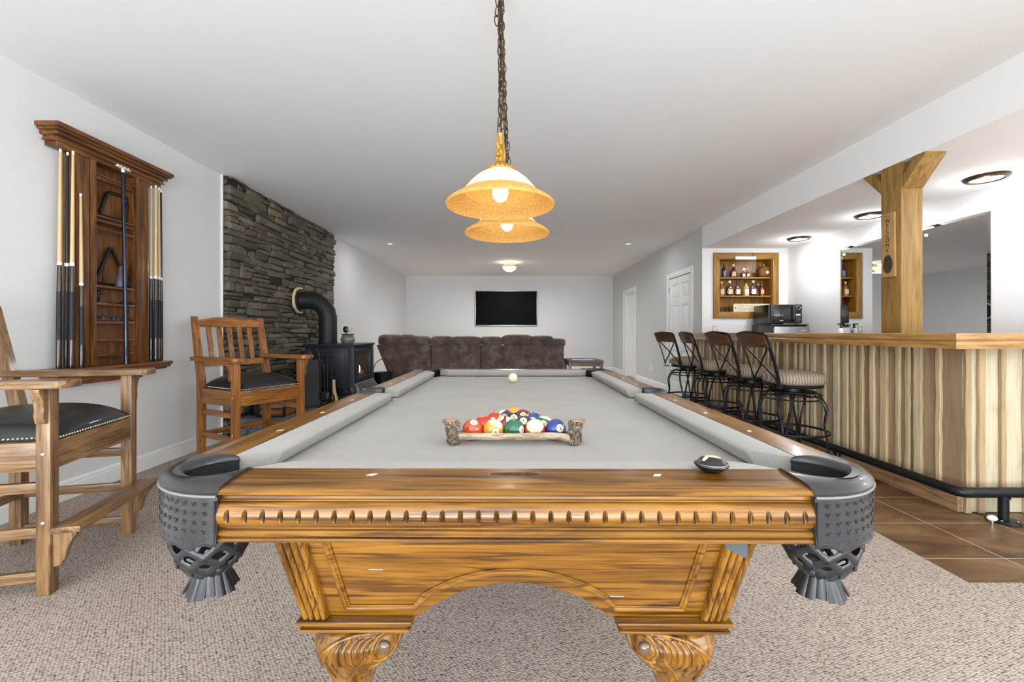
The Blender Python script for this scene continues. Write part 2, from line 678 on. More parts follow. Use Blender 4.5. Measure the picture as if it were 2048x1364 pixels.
# ================================================================ ROOM SHELL
T = .14
m = MB()
m.prism([(XL - T, YF - T), (2.0, YF - T), (4.33, YF - T), (4.33, 1.896), (2.0, 1.896), (2.0, YN + .1), (3.05, YN + .1), (3.05, YB + T), (XL - T, YB + T)], -.1, 0)
struct(m.build('floor', CARPET))
struct(MB().prism([(2.0, 1.896), (4.33, 1.896), (4.33, YN + .1), (2.0, YN + .1)], -.1, -.001).build('floor', TILE))
struct(MB().box((XL - T, YF - T, ZC), (XR + .001, YB + T, ZC + .15)).build('ceiling', CEIL))
# lower ceiling over the bar with the long soffit face above its opening
m = MB()
m.box((XR, YF - T, ZB), (4.33, YN, ZC + .15))
m.box((XR + .12, YN, ZB), (4.33, YB, ZC + .15))
struct(m.build('ceiling', CEIL))
# left wall
m = MB()
m.box((XL - T, YF, 0), (XL, YB, ZC))
struct(m.build('wall_left', WALL))
struct(MB().box((XL - T, YB, 0), (3.02, YB + T, ZC)).build('wall_back', WALL))
D2a, D2b, D1a, D1b, DH = 10.01, 10.99, 6.94, 7.90, 2.055
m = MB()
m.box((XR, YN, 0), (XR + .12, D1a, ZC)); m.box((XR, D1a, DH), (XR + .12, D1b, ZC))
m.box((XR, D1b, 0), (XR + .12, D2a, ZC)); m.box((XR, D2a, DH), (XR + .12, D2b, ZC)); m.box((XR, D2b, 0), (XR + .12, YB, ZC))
struct(m.build('wall_right', plain('wall_paint_shaded_grey', (204, 204, 202), .9, var=.008, nscale=60, bump=.05, spec=.2)))  # the wall's shade is partly put into this darker grey
NX0, NX1, NZ0, NZ1 = 3.148, 3.96, 1.385, 2.205          # opening of the bottle niche
m = MB()
m.box((XR + .12, YN, 0), (NX0, YN + .1, ZB)); m.box((NX1, YN, 0), (4.33, YN + .1, ZB))
m.box((NX0, YN, 0), (NX1, YN + .1, NZ0)); m.box((NX0, YN, NZ1), (NX1, YN + .1, ZB))
m.box((XR + .001, YN - .0015, 0), (XR + .12, YN, ZB))
struct(m.build('wall_bar_end', WALLB))
m = MB(); m.box((XB, -.4, 0), (XB + T, YN, ZB)); m.box((XB, YF, 0), (XB + T, -2.8, ZB)); m.box((XB, -2.8, 0), (XB + T, -.4, .5)); m.box((XB, -2.8, 2.2), (XB + T, -.4, ZB))
struct(m.build('wall_bar_side', WALLB))
m = MB()                                                # wall behind the camera with glass doors and a window added to let light in
m.box((XL - T, YF - T, 0), (-2.75, YF, ZC)); m.box((-2.75, YF - T, 2.25), (1.55, YF, ZC)); m.box((1.55, YF - T, 0), (2.55, YF, ZC))
m.box((2.55, YF - T, 0), (4.05, YF, .55)); m.box((2.55, YF - T, 2.15), (4.05, YF, ZC)); m.box((4.05, YF - T, 0), (4.33, YF, ZC))
struct(m.build('wall_rear', WALL))
for nm, a, b, z0, z1, nn in (('added_door_3', -2.75, 1.55, 0, 2.25, 4), ('window_1', 2.55, 4.05, .55, 2.15, 2)):  # unseen openings added to go with the fill lights
    fr = MB(); gl = MB()
    fr.box((a, YF - .1, z1 - .06), (b, YF - .04, z1)); fr.box((a, YF - .1, z0), (b, YF - .04, z0 + .06))
    for k in range(nn + 1):
        x = a + (b - a - .06) * k / nn
        fr.box((x, YF - .1, z0 + .06), (x + .06, YF - .04, z1 - .06))
    o = struct(fr.build(nm, TRIM))
    gl.box((a + .01, YF - .075, z0 + .01), (b - .01, YF - .069, z1 - .01)); gl.build('glass_pane', GLASS, o)
fr = MB(); gl = MB()
for z in (.5, 2.14): fr.box((XB + .04, -2.8, z), (XB + .1, -.4, z + .06))
for y in (-2.8, -1.63, -.46): fr.box((XB + .04, y, .56), (XB + .1, y + .06, 2.14))
o = struct(fr.build('window_2', TRIM)); gl.box((XB + .065, -2.79, .51), (XB + .07, -.41, 2.19)); gl.build('glass_pane', GLASS, o)  # unseen side window, added for the light on the left wall


def baseb(name, segs):
    m = MB()
    for (a, b, nrm) in segs:      # a,b along, on wall face
        a = Vector(a); b = Vector(b); n = Vector(nrm)
        d = (b - a).normalized()
        prof = [(0, 0), (.016, 0), (.016, .092), (.011, .098), (.014, .106), (.010, .118), (.004, .126), (0, .126)]
        t = bmesh.new()
        A = [t.verts.new((a.x + n.x * u, a.y + n.y * u, z)) for u, z in prof]
        B = [t.verts.new((b.x + n.x * u, b.y + n.y * u, z)) for u, z in prof]
        t.faces.new(A); t.faces.new(B[::-1])
        for i in range(len(prof)):
            j = (i + 1) % len(prof); t.faces.new((A[i], A[j], B[j], B[i]))
        bmesh.ops.recalc_face_normals(t, faces=t.faces)
        m._add(t)
    struct(m.build(name, TRIM, smooth=20))


baseb('baseboard_left', [((XL, YF), (XL, 4.37), (1, 0)), ((XL, 7.08), (XL, YB), (1, 0))])
baseb('baseboard_back', [((XL, YB), (XR, YB), (0, -1))])
baseb('baseboard_right', [((XR, YN), (XR, D1a - .09), (-1, 0)), ((XR, D1b + .09), (XR, D2a - .09), (-1, 0)), ((XR, D2b + .09), (XR, YB), (-1, 0))])


def six_panel(name, y0, y1, x, depth):
    """leaf facing -X with six recessed panels, hinges at y1"""
    m = MB()
    m.box((x + .012, y0, .01), (x + .04, y1, DH - .01))
    w = y1 - y0; s = .11; mid = (y0 + y1) / 2
    zs = [(.01, .22), (.78, .94), (1.56, 1.68), (1.93, DH - .01)]
    for a, b in ((y0, y0 + s), (y1 - s, y1), (mid - s / 2, mid + s / 2)):
        m.box((x, a, .01), (x + .02, b, DH - .01), .002)
    for a, b in zs: m.box((x + .0005, y0 + .01, a), (x + .02, y1 - .01, b), .002)
    for a, b in ((y0 + s, mid - s / 2), (mid + s / 2, y1 - s)):
        for i in range(3):
            m.box((x + .004, a + .035, zs[i][1] + .035), (x + .02, b - .035, zs[i + 1][0] - .035), .006)
    o = struct(m.build(name, TRIM, smooth=20))
    c = MB()
    for a, b in ((y0 - .09, y0 - .002), (y1 + .002, y1 + .09)):
        c.box((XR - .018, a, 0), (XR - .0005, b, DH + .09), .005)
    c.box((XR - .018, y0 - .001, DH + .002), (XR - .0005, y1 + .001, DH + .09), .005)
    if depth > .03:
        c.box((XR, y1 - .0195, 0), (XR + .119, y1 - .0005, DH)); c.box((XR, y0 + .0005, 0), (XR + .119, y0 + .0195, DH))
        c.box((XR, y0, DH - .0195), (XR + .119, y1, DH - .0005))
    c.build('door_casing', TRIM, o, smooth=20)
    h = MB()
    for z in (.25, 1.05, 1.85): h.box((x - .006, y1 - .03, z - .045), (x + .001, y1 - .001, z + .045), .002)
    h.build('hinge', CHROME, o)
    k = MB(); k.M = Matrix.Translation((x - .001, y0 + .06, .95)) @ Matrix.Rotation(-pi / 2, 4, 'Y')
    k.lathe([(0, .06), (.018, .058), (.027, .045), (.024, .03), (.012, .022), (.012, .006), (.03, .005), (.03, 0)], n=18)
    k.build('door_handle', BRASS, o)


six_panel('door_1', D1a, D1b, XR + .004, 0)
six_panel('door_2', D2a + .02, D2b - .02, XR + .078, .07)

# stone cladding behind the stove
m = MB()
SY0, SY1, SX = 4.39, 7.05, XL
z = 0.0
while z < ZC - .002:
    h = min(random.uniform(.045, .095), ZC - z)
    if ZC - (z + h) < .03: h = ZC - z
    y = SY0 + random.uniform(-.01, .004)
    while y < SY1 - .02:
        w = random.uniform(.10, .34)
        if SY1 - (y + w) < .09: w = SY1 - y + random.uniform(-.012, .012)
        d = random.uniform(.052, .098)
        n = random.choice((1, 1, 1, 1, 2)) if h > .065 else 1
        for q in range(n):
            z0 = z + h * q / n; z1 = z + h * (q + 1) / n
            t = bmesh.new(); bmesh.ops.create_cube(t, size=1)
            for v in t.verts:
                v.co = Vector((SX + .002 + (v.co.x + .5) * d, y + (v.co.y + .5) * (w - .004), z0 + (v.co.z + .5) * (z1 - z0 - .003)))
                if v.co.x > SX + .03:
                    v.co += Vector((random.uniform(-.022, .010), random.uniform(-.020, .016), random.uniform(-.014, .012)))
                else: v.co += Vector((0, random.uniform(-.004, .004), random.uniform(-.010, .010)))
            bmesh.ops.bevel(t, geom=list(t.edges), offset=min(.018, (z1 - z0) * .32), segments=3, profile=.55, affect='EDGES')
            for v in t.verts: v.co.z = min(v.co.z, ZC - .001)
            m._add(t)
        y += w
    z += h
o = m.build('stone_wall', STONE, smooth=50); struct(o)
MB().box((SX + .0005, SY0 + .006, 0), (SX + .048, SY1 - .006, ZC - .001)).build('mortar', MORTAR, o)
# caulked edge strip of the painted wall beside the stone
struct(MB().box((XL + .0005, SY0 - .022, .12), (XL + .02, SY0 - .012, ZC)).build('trim_1', TRIM))

# ================================================================ HEARTH
HZ = .214
r = thing('hearth', 'raised blue slate hearth with a rough stone edge under the wood stove', 'hearth', (0, 0, 0))
m = MB()
HX1, HY0, HY1 = -1.72, 4.40, 7.0
m.box((-2.785, HY0, HZ - .05), (HX1, HY1, HZ), .008)
m.build('slate_top', SLATE, r)
m = MB()
def hearth_course(p0, p1, nrm):
    p0 = Vector(p0); p1 = Vector(p1); L = (p1 - p0).length; d = (p1 - p0) / L
    for (z0, z1) in ((0, .055), (.055, .11), (.11, .163)):
        s = 0
        while s < L - .01:
            w = random.uniform(.1, .28)
            if L - s - w < .08: w = L - s
            a = p0 + d * (s + .002); b = p0 + d * (s + w - .002)
            dep = random.uniform(.0, .02)
            q = Vector(nrm)
            c1 = a - q * .06; c2 = b - q * .06; c3 = b + q * (dep - .02); c4 = a + q * (dep - .02)
            t = bmesh.new()
            vb = [t.verts.new((c.x, c.y, z0 + .001)) for c in (c1, c2, c3, c4)]
            vt = [t.verts.new((c.x, c.y, z1 - .001)) for c in (c1, c2, c3, c4)]
            t.faces.new(vb); t.faces.new(vt)
            for i in range(4): t.faces.new((vb[i], vb[(i + 1) % 4], vt[(i + 1) % 4], vt[i]))
            bmesh.ops.recalc_face_normals(t, faces=t.faces)
            bmesh.ops.bevel(t, geom=list(t.edges), offset=.008, segments=2, profile=.6, affect='EDGES')
            m._add(t)
            s += w
hearth_course((-2.785, HY0, 0), (HX1, HY0, 0), (0, -1, 0))
hearth_course((HX1, HY0 + .07, 0), (HX1, HY1, 0), (1, 0, 0))
m.build('stone_edge', SLATE, r, smooth=50)
MB().box((-2.785, HY0 + .05, 0.0), (HX1 - .05, HY1, HZ - .051)).build('core', MORTAR, r)

# ================================================================ CEILING LIGHTS
def chain(m, a, b, pitch=.03, r=.0024, w=.011, tw=0.0, wob=0.0, ph=0.0):
    a = Vector(a); b = Vector(b); L = (b - a).length; n = int(L / pitch)
    d = (b - a).normalized(); e1 = d.orthogonal().normalized(); e2 = d.cross(e1)
    for i in range(n):
        c = a + d * (L * (i + .5) / n) + e1 * wob * sin(i * .55 + ph) + e2 * wob * cos(i * .43 + ph)
        ang = (i % 2) * pi / 2 + i * tw
        s = e1 * cos(ang) + e2 * sin(ang)
        P = []
        for k in range(12):
            t = 2 * pi * k / 12
            P.append(c + s * (w * cos(t)) + d * (pitch * .66 * sin(t)))
        m.tube(P, r, n=5, closed=True)


AMBER = shade_mat('amber_glass_rim', (240, 200, 124), .5, (214, 164, 82), .10)
FROST = shade_mat('frosted_white_glass', (255, 248, 236), .55, (250, 232, 206), .18)
BULB = emis('lit_bulb', (255, 236, 200), 9)
zr, zt = 1.568, 1.712


def pendant(x, y, label, sway=0.0, back=0.0):
    r = thing('pendant_lamp', label, 'pendant light', (x, y, zr), group=None)
    # shade, wall thickness by a double profile
    amb = [(.203, .0), (.206, .006), (.200, .014), (.186, .024), (.168, .034), (.152, .043), (.142, .052)]
    ambi = [(p - .005, q - .004) for p, q in amb[1:]]
    MB().lathe(amb + ambi[::-1], n=64, closed_prof=True).build('shade_rim', AMBER, r)
    fro = [(.142, .0525), (.131, .066), (.117, .083), (.099, .101), (.078, .118), (.055, .131), (.036, .139)]
    froi = [(max(p - .005, .02), q - .004) for p, q in fro]
    MB().lathe(fro + froi[::-1], n=64, closed_prof=True).build('shade_dome', FROST, r)
    lin = [(p - .0055, q - .0045) for p, q in fro]
    MB().lathe(lin + [(p - .002, q - .002) for p, q in lin][::-1], n=64, closed_prof=True).build('amber_lining', AMBER, r)
    m = MB(); m.lathe([(.0, .145), (.052, .138), (.060, .134), (.058, .130), (.045, .140), (.040, .150), (.032, .155), (.02, .166), (.0, .168)], n=28)
    for k in range(18):
        a = 2 * pi * k / 18
        m.ell((.05 * cos(a), .05 * sin(a), .1375), .008, seg=8, rings=6)
    m.build('shade_cap', GOLD, r)
    m = MB()
    m.tube([(0, 0, .160), (.003, 0, .195), (-.002, .002, .225), (.001, 0, .262), (0, 0, .276)], [.021, .013, .012, .010, .012], n=10)
    m.tube([(.012, -.006, .165), (.016, -.008, .20), (.008, -.004, .24)], [.006, .005, .004], n=8)
    m.tube([(-.012, -.004, .165), (-.012, -.010, .195), (-.007, -.006, .235)], [.006, .006, .004], n=8)
    m.ell((-.008, -.016, .192), .009, seg=10, rings=8)
    m.tube([(-.004, -.008, .215), (-.010, -.014, .232), (-.019, -.016, .245)], [.008, .007, .001], n=8)
    m.tube([(.004, -.008, .232), (.002, -.012, .255), (-.010, -.012, .262)], [.006, .005, .001], n=8)
    m.build('branch_stem', GOLD, r)
    top = ZC - zr
    m = MB()
    chain(m, (0, 0, .272), (sway, back, top - .02), .036, wob=.003)
    chain(m, (.004, .002, .30), (.002 + sway, back, top - .02), .034, tw=.3, wob=.005, ph=1.5)
    if not back:
        chain(m, (-.006, 0, top * .72), (-.004, -.004, top * .80), .03, wob=.003)
        chain(m, (-.012, -.002, top * .62), (-.010, -.002, top * .72), .03, wob=.003)
        chain(m, (-.018, -.002, top * .83), (-.020, -.002, top * .755), .022, wob=.004)
    m.tube([(0.003 * sin(i) + sway * i / 24, .003 * cos(i * 1.3) + back * i / 24, .27 + (top - .29) * i / 24) for i in range(25)], .0028, n=6)
    m.build('chain', CHAINM, r)
    MB().lathe([(0, top - .03), (.02, top - .028), (.05, top - .012), (.06, top - .001), (0, top - .001)], (sway, back, 0), n=28).build('ceiling_canopy', BRONZE, r)
    b = MB(); b.ell((0, 0, .052), (.030, .030, .036), seg=20, rings=14); b.build('bulb', BULB, r)
    MB().cyl((0, 0, .085), (0, 0, .135), .016).build('socket', BRONZE, r)
    point('pendant_light', (0, 0, .04), 3.2, (1, .93, .80), .03, r)
    return r


pendant(-.035, 1.65, 'nearer of the two pendant lamps over the pool table, frosted dome with amber rim')
pendant(-.012, 2.12, 'farther of the two pendant lamps over the pool table, partly hidden behind the nearer shade', sway=-.03, back=-.14)

r = thing('flush_ceiling_lamp', 'small brass flush ceiling lamp glowing near the far wall above the television', 'ceiling light', (.0, 9.8, ZC))
MB().lathe([(0, 0), (.075, 0), (.078, -.02), (.05, -.03), (.03, -.045), (0, -.045)], n=24).build('canopy', GOLD, r)
MB().lathe([(.165, -.085), (.17, -.092), (.165, -.10), (.15, -.088)], n=32, closed_prof=True).build('rim_ring', GOLD, r)
m = MB()
for k in range(6):
    a = 2 * pi * k / 6
    m.tube([(.05 * cos(a), .05 * sin(a), -.03), (.12 * cos(a), .12 * sin(a), -.06), (.162 * cos(a), .162 * sin(a), -.09)], .006, n=6)
m.build('rim_arm', GOLD, r)
MB().lathe([(.155, -.10), (.145, -.15), (.11, -.19), (.05, -.215), (0, -.22)], n=32).build('glass_bowl', emis('lit_flush_bowl', (255, 214, 150), 1.9), r)
point('flush_light', (0, 0, -.075), 3.0, (1, .97, .92), .06, r)
d_ = area('flush_light_down', (0, 0, -.228), (0, 0, 0), .22, .22, 76, (.97, .98, 1)); d_.parent = r

LED = emis('lit_led_panel', (255, 240, 205), 3)
for i, y in enumerate((3.54, 4.68, 5.83, 2.40, 1.2, -.1, -1.6)):
    lbs = ('nearest round disc lamp in the lower bar ceiling, right of the wooden post',
           'middle disc lamp in the lower bar ceiling, cut off by the wooden post',
           'farthest disc lamp in the lower bar ceiling, above the bottle niche')
    r = thing('disc_ceiling_lamp', lbs[i] if i < 3 else ('disc lamp in the lower bar ceiling just outside the right photo edge', 'disc lamp over the near end of the bar, outside the photo', 'disc lamp in the lower bar ceiling beside the camera', 'disc lamp in the lower bar ceiling behind the camera, nearest the rear wall')[i - 3],
              'ceiling light', (3.88, y, ZB), group='bronze ringed disc lamps over the bar')
    MB().lathe([(0, -.001), (.135, -.001), (.137, -.012), (.125, -.024), (.108, -.028), (.098, -.020), (.098, -.012), (0, -.012)], n=40).build('trim_ring', BRONZE, r)
    MB().lathe([(0, -.0125), (.0975, -.0125), (.0975, -.0195), (0, -.0215)], n=40).build('diffuser', LED, r)
    d_ = area('disc_light', (0, 0, -.032), (0, 0, 0), .19, .19, 8, (.97, .98, 1)); d_.parent = r
    point('bar_ceiling_fill', (0, 0, -.22), 4.2, (.95, .97, 1), .012, r)  # added point floating below the lamp to brighten the bar ceiling
for x in (-2.13, 2.12):
    r = thing('recessed_spot', 'small white recessed ceiling spot on the %s side of the room beyond the pendants' % ('left' if x < 0 else 'right'), 'ceiling light', (x, 7.75, ZC))
    MB().lathe([(0, -.001), (.062, -.001), (.062, -.008), (.045, -.012), (.04, -.006), (0, -.006)], n=28).build('ring', WHITEP, r)
    MB().lathe([(0, -.0065), (.038, -.0065), (.034, -.009), (0, -.010)], n=28).build('lens', emis('spot_lens', (255, 250, 240), 1.2), r)
    d_ = area('spot_light', (0, 0, -.018), (0, 0, 0), .07, .07, 6, (.98, .98, 1)); d_.parent = r

# ================================================================ BAR
def wood_islands(name, tones, k=.8):
    m = NT(name)
    geo = m.n('ShaderNodeNewGeometry')
    base = m.ramp(geo.outputs['Random Per Island'], [(i / max(1, len(tones) - 1), t) for i, t in enumerate(tones)])
    f = m.noise(m.coords((9, 9, .9)), 1.3, 7, .6, 1.4)
    g = m.noise(m.coords((90, 90, 4)), 1.0, 3)
    st = m.noise(m.coords((3, 3, 1.5)), 1.6, 6, .65, .5)
    c = m.mix(.7, base, m.ramp(f, [(.3, (.72, .68, .64, 1)), (.55, (1, 1, 1, 1)), (.75, (1.08, 1.06, 1.0, 1))]), 'MULTIPLY')
    c = m.mix(.35, c, m.ramp(g, [(.35, (.6, .55, .5, 1)), (.6, (1, 1, 1, 1))]), 'MULTIPLY')
    c = m.mix(.75, c, m.ramp(st, [(.24, (.50, .44, .42, 1)), (.42, (1, 1, 1, 1))]), 'MULTIPLY')
    m.l(c, m.b.inputs['Base Color']); m.set(Roughness=.8); m.bump(g, .3, .003)
    return m.m


BARN = wood_islands('barn_siding', [(168, 142, 112), (182, 156, 126), (154, 126, 96), (186, 162, 132), (166, 142, 116), (150, 118, 86)])
BATT = wood_islands('sapwood_battens', [(214, 196, 160), (200, 178, 138), (220, 206, 174), (194, 168, 130)])
PALE = wood_islands('pale_siding', [(204, 192, 164), (188, 176, 150), (212, 200, 174)])
TANB = wood_islands('tan_battens', [(184, 160, 122), (168, 142, 106), (206, 190, 160)])


def wavy(y0, y1, z0, z1, amp=.004, n=9):
    L = [(y0 + random.uniform(-amp, amp), z0 + (z1 - z0) * i / n) for i in range(n + 1)]
    R = [(y1 + random.uniform(-amp, amp), z0 + (z1 - z0) * i / n) for i in range(n + 1)]
    return L + R[::-1]


bar = thing('bar_counter', 'long bar front of upright rough sawn boards between the stools and the bar ceiling', 'bar', (0, 0, 0))
MB().box((2.765, 2.655, 0), (2.875, YN - .005, .993)).build('inner_wall', MORTAR, bar)
MB().box((2.765, 2.655, 0), (4.185, 2.77, .993)).build('inner_wall', MORTAR, bar)
m = MB(); b = MB()
y = 2.632; i = 0
while y < YN - .03:
    w = random.choice((.085, .10, .115, .14, .075)) if i else .135
    w = min(w, YN - .008 - y)
    m.prism(wavy(y + .001, y + w - .001, .118, .993, .001), 2.742, 2.764, 'X', .002, 1)
    if i:
        bw = random.choice((.022, .03, .04, .055));
        b.prism(wavy(y - bw / 2, y + bw / 2, .118, .993, .004), 2.722, 2.7415, 'X', .003, 1)
    y += w; i += 1
m.build('siding_boards', BARN, bar, smooth=25); b.build('batten_strips', BATT, bar, smooth=25)
m = MB(); b = MB()
x = 2.742; i = 0
while x < 4.17:
    w = (.10, .13, .15, .12, .14)[i % 5]; w = min(w, 4.184 - x)
    m.prism(wavy(x + .001, x + w - .001, .002, .993, .001), 2.632, 2.654, 'Y', .002, 1)
    bw = (.035, .04, .03, .045)[i % 4]
    xx = x + (bw / 2 if i == 0 else 0)
    b.prism(wavy(xx - bw / 2, xx + bw / 2, .002, .993, .003), 2.612, 2.6315, 'Y', .003, 1)
    x += w; i += 1
m.build('siding_boards', PALE, bar, smooth=25); b.build('batten_strips', TANB, bar, smooth=25)
MB().box((2.718, 2.64, .0), (2.7635, YN - .006, .116), .003).build('kick_board', wood('kick_wood', (120, 88, 56), (160, 124, 86), (188, 154, 112), 'Y', rough=.7, k=.8), bar)

tp = thing('countertop', 'continuous golden wood bar top with a stepped moulded edge', 'countertop', (0, 0, 0))
A = [(2.51, 2.445), (3.015, 2.95), (2.89, 2.95), (2.89, 6.54), (2.72, 6.54), (2.51, 5.85)]
B = [(2.51, 2.445), (4.185, 2.445), (4.185, 2.95), (3.015, 2.95)]
def ins(P, d):   # pull outer edges in by d
    return [(max(x, 2.51 + d), max(y, 2.445 + d)) for x, y in P]
for P, mt in ((A, BART['Y']), (B, BART['X'])):
    m = MB()
    m.prism(P, 1.046, 1.086, 'Z', .004)
    Q = ins(P, .012)
    m.prism(Q, 1.040, 1.0465, 'Z')
    m.prism(ins(P, .004), .996, 1.0405, 'Z', .005)
    m.build('counter_slab', mt, tp, smooth=30)

fr = thing('foot_rail', 'black tubular foot rail running along the foot of the bar', 'foot rail', (0, 0, 0))
m = MB()
pth = [(2.60, 6.45, .167), (2.60, 2.56, .167), (2.604, 2.53, .167), (2.62, 2.514, .167), (2.65, 2.51, .167), (4.15, 2.51, .167)]
m.tube(pth, .029, n=18)
m.build('rail_tube', BLACKM, fr)
for k, (x, y) in enumerate(((2.85, 2.51), (3.75, 2.51), (2.60, 3.45), (2.60, 4.55), (2.60, 5.65))):
    q = MB(); q.cyl((x, y, .012), (x, y, .142), .0235); q.cyl((x, y, .135), (x, y, .15), .03); o = q.build('rail_post', BLACKM, fr)
    q = MB(); q.lathe([(0, 0.0), (.075, 0.0), (.077, .006), (.07, .013), (.03, .016), (0, .016)], (x, y, .0), n=28)
    q.build('floor_flange', BLACKM, o)
    q = MB()
    for a in range(4): q.ell((x + .055 * cos(a * pi / 2 + .6), y + .055 * sin(a * pi / 2 + .6), .0165), (.007, .007, .004), seg=10, rings=6)
    q.build('screw_heads', CHROME, o)
r = thing('door_stop', 'small white round rubber door stop on the tile beside the foot rail flange', 'door stop', (2.745, 2.475, 0))
m = MB(); m.cyl((0, .0, .0), (0, 0, .02), .008); m.build('stem', CHROME, r)
m = MB(); m.ell((0, 0, .034), (.026, .02, .017)); m.build('rubber_tip', RUBBERW, r)

# post
ps = thing('timber_post', 'square rough sawn timber post rising behind the bar to the lower ceiling', 'post', (2.98, 3.305, 0))
m = MB(); m.box((-.08, -.085, 0), (.08, .085, ZB - .001), .006); m.box((-.083, .045, 1.09), (-.0795, .085, ZB - .002)); m.build('post_shaft', PINE['Z'], ps)
for s in (-1, 1):
    m = MB(); m.prism([(s * .0855, 2.155), (s * .27, ZB - .001), (s * .18, ZB - .001), (s * .0855, 2.245)], -.075, .078, 'X', .003)
    m.build('corner_brace', PINE['Z'], ps)
sg = thing('welcome_sign', 'narrow wooden welcome plaque with a dark bear oval on the timber post', 'sign', (2.8985, 3.315, 1.755))
m = MB(); m.prism([(-.060, -.245), (.055, -.24), (.062, .245), (-.055, .24)], -.016, -.0005, 'X', .003); m.build('plaque', plain('plaque_wood', (176, 138, 88), .5, var=.12, nscale=8), sg)
MW = lambda y, z, s=1: Matrix(((0, 0, -1, -.0162), (-1, 0, 0, y), (0, 1, 0, z), (0, 0, 0, 1)))
for i, ch in enumerate('WELCOME'):
    text_obj('letter', ch, .043, INK, sg, MW(.002, .185 - i * .038), .0008)
m = MB(); m.ell((-.0165, 0, -.148), (.0022, .042, .068), seg=24, rings=12); m.build('dark_oval', INKR, sg)
m = MB(); m.tube([(-.019, .022 * cos(a * pi / 8), -.095 + .022 * sin(a * pi / 8)) for a in range(16)], .002, n=6, closed=True); m.build('ring_mark', INK, sg)
m = MB()
for k in range(4): m.ell((-.0165, .03 - k * .014, .225 - k * .003), (.002, .005, .003), seg=8, rings=6)
m.build('paw_mark', INKR, sg)

# mirror
mr = thing('wall_mirror', 'wide unframed mirror on the white wall behind the bar', 'mirror', (XB - .0005, 4.645, 1.56))
hw, hh = .86, .592
MB().box((-.008, -hw + .025, -hh + .025), (-.0, hw - .025, hh - .025)).build('mirror_glass', MIRROR, mr)
m = MB()
o4 = [(-hw, -hh), (hw, -hh), (hw, hh), (-hw, hh)]; i4 = [(a * (hw - .025) / hw, b * (hh - .025) / hh) for a, b in o4]
for k in range(4):
    l = (k + 1) % 4
    t = bmesh.new()
    vs = [t.verts.new((-.002, *o4[k])), t.verts.new((-.002, *o4[l])), t.verts.new((-.008, *i4[l])), t.verts.new((-.008, *i4[k]))]
    vb = [t.verts.new((0, *o4[k])), t.verts.new((0, *o4[l])), t.verts.new((0, *i4[l])), t.verts.new((0, *i4[k]))]
    t.faces.new(vs); t.faces.new(vb[::-1])
    for q in range(4): t.faces.new((vs[q], vb[q], vb[(q + 1) % 4], vs[(q + 1) % 4]))
    bmesh.ops.recalc_face_normals(t, faces=t.faces); m._add(t)
m.build('bevelled_edge', MIRROR, mr, smooth=5)

# back counter (only its bottle shows above the bar)
bc = thing('back_counter', 'low cupboard behind the bar under the mirror', 'cabinet', (3.95, 4.7, 0))
MB().box((-.20, -.9, 0), (.235, .9, .90), .004).build('carcass', PINE['Z'], bc)
MB().box((-.23, -.92, .901), (.237, .92, .94), .006).build('worktop', BART['Y'], bc)
for k in range(3):
    m = MB(); m.box((-.2195, -.88 + k * .59, .08), (-.2005, -.31 + k * .59, .86), .004); d = m.build('cupboard_door', PINE['Z'], bc)
    MB().ell((-.232, -.36 + k * .59, .7), .013).build('knob', BRASS, d)
sb = thing('soap_bottle', 'small white bottle with a black cap in front of the mirror', 'bottle', (4.10, 5.38, .94))
MB().lathe([(0, 0), (.028, 0), (.03, .01), (.03, .17), (.022, .195), (.012, .205), (0, .205)], n=20).build('body', WHITEP, sb)
m = MB(); m.cyl((0, 0, .205), (0, 0, .245), .014); m.box((-.045, -.008, .245), (.014, .008, .262), .003); m.build('pump_cap', BLACKP, sb)

# bottle niche -----------------------------------------------------------
nc = thing('wall_niche_shelf', 'knotty wood framed niche holding liquor bottles in the white end wall', 'shelf', ((NX0 + NX1) / 2, YN, NZ0))
hw = (NX1 - NX0) / 2; H = NZ1 - NZ0
m = MB()
for a, b in ((-hw, -hw + .015), (hw - .015, hw)): m.box((a, .0, 0), (b, .23, H))
m.box((-hw, 0, 0), (hw, .23, .015)); m.box((-hw, 0, H - .015), (hw, .23, H))
m.build('niche_box', AMBERP['Z'], nc)
m = MB()
for k in range(9): m.box((-hw + k * 2 * hw / 9 + .0015, .215, 0), (-hw + (k + 1) * 2 * hw / 9 - .0015, .23, H), .003)
m.build('back_boards', AMBERP['Z'], nc)
fw = .085
for pts, ax in ((((-hw - fw, -fw), (hw + fw, -fw), (hw, .01), (-hw, .01)), 'X'), (((-hw - fw, H + fw), (hw + fw, H + fw), (hw, H - .01), (-hw, H - .01)), 'X'),
                (((-hw - fw, -fw), (-hw + .01, .0), (-hw + .01, H), (-hw - fw, H + fw)), 'Z'), (((hw + fw, -fw), (hw - .01, .0), (hw - .01, H), (hw + fw, H + fw)), 'Z')):
    m = MB(); m.prism(pts, -.022, -.0005, 'Y', .004); m.build('frame_board', AMBERP[ax], nc)
zs = []
for py in (554.5, 591.5):
    z = EYE - (py - 665) / F * (YN + .03) - NZ0
    m = MB(); m.box((-hw + .016, .02, z - .022), (hw - .016, .214, z), .003); m.build('shelf_board', AMBERP['X'], nc)
    zs.append(z + NZ0)
ZS_T, ZS_M, ZS_B = zs[0], zs[1], NZ0 + .016

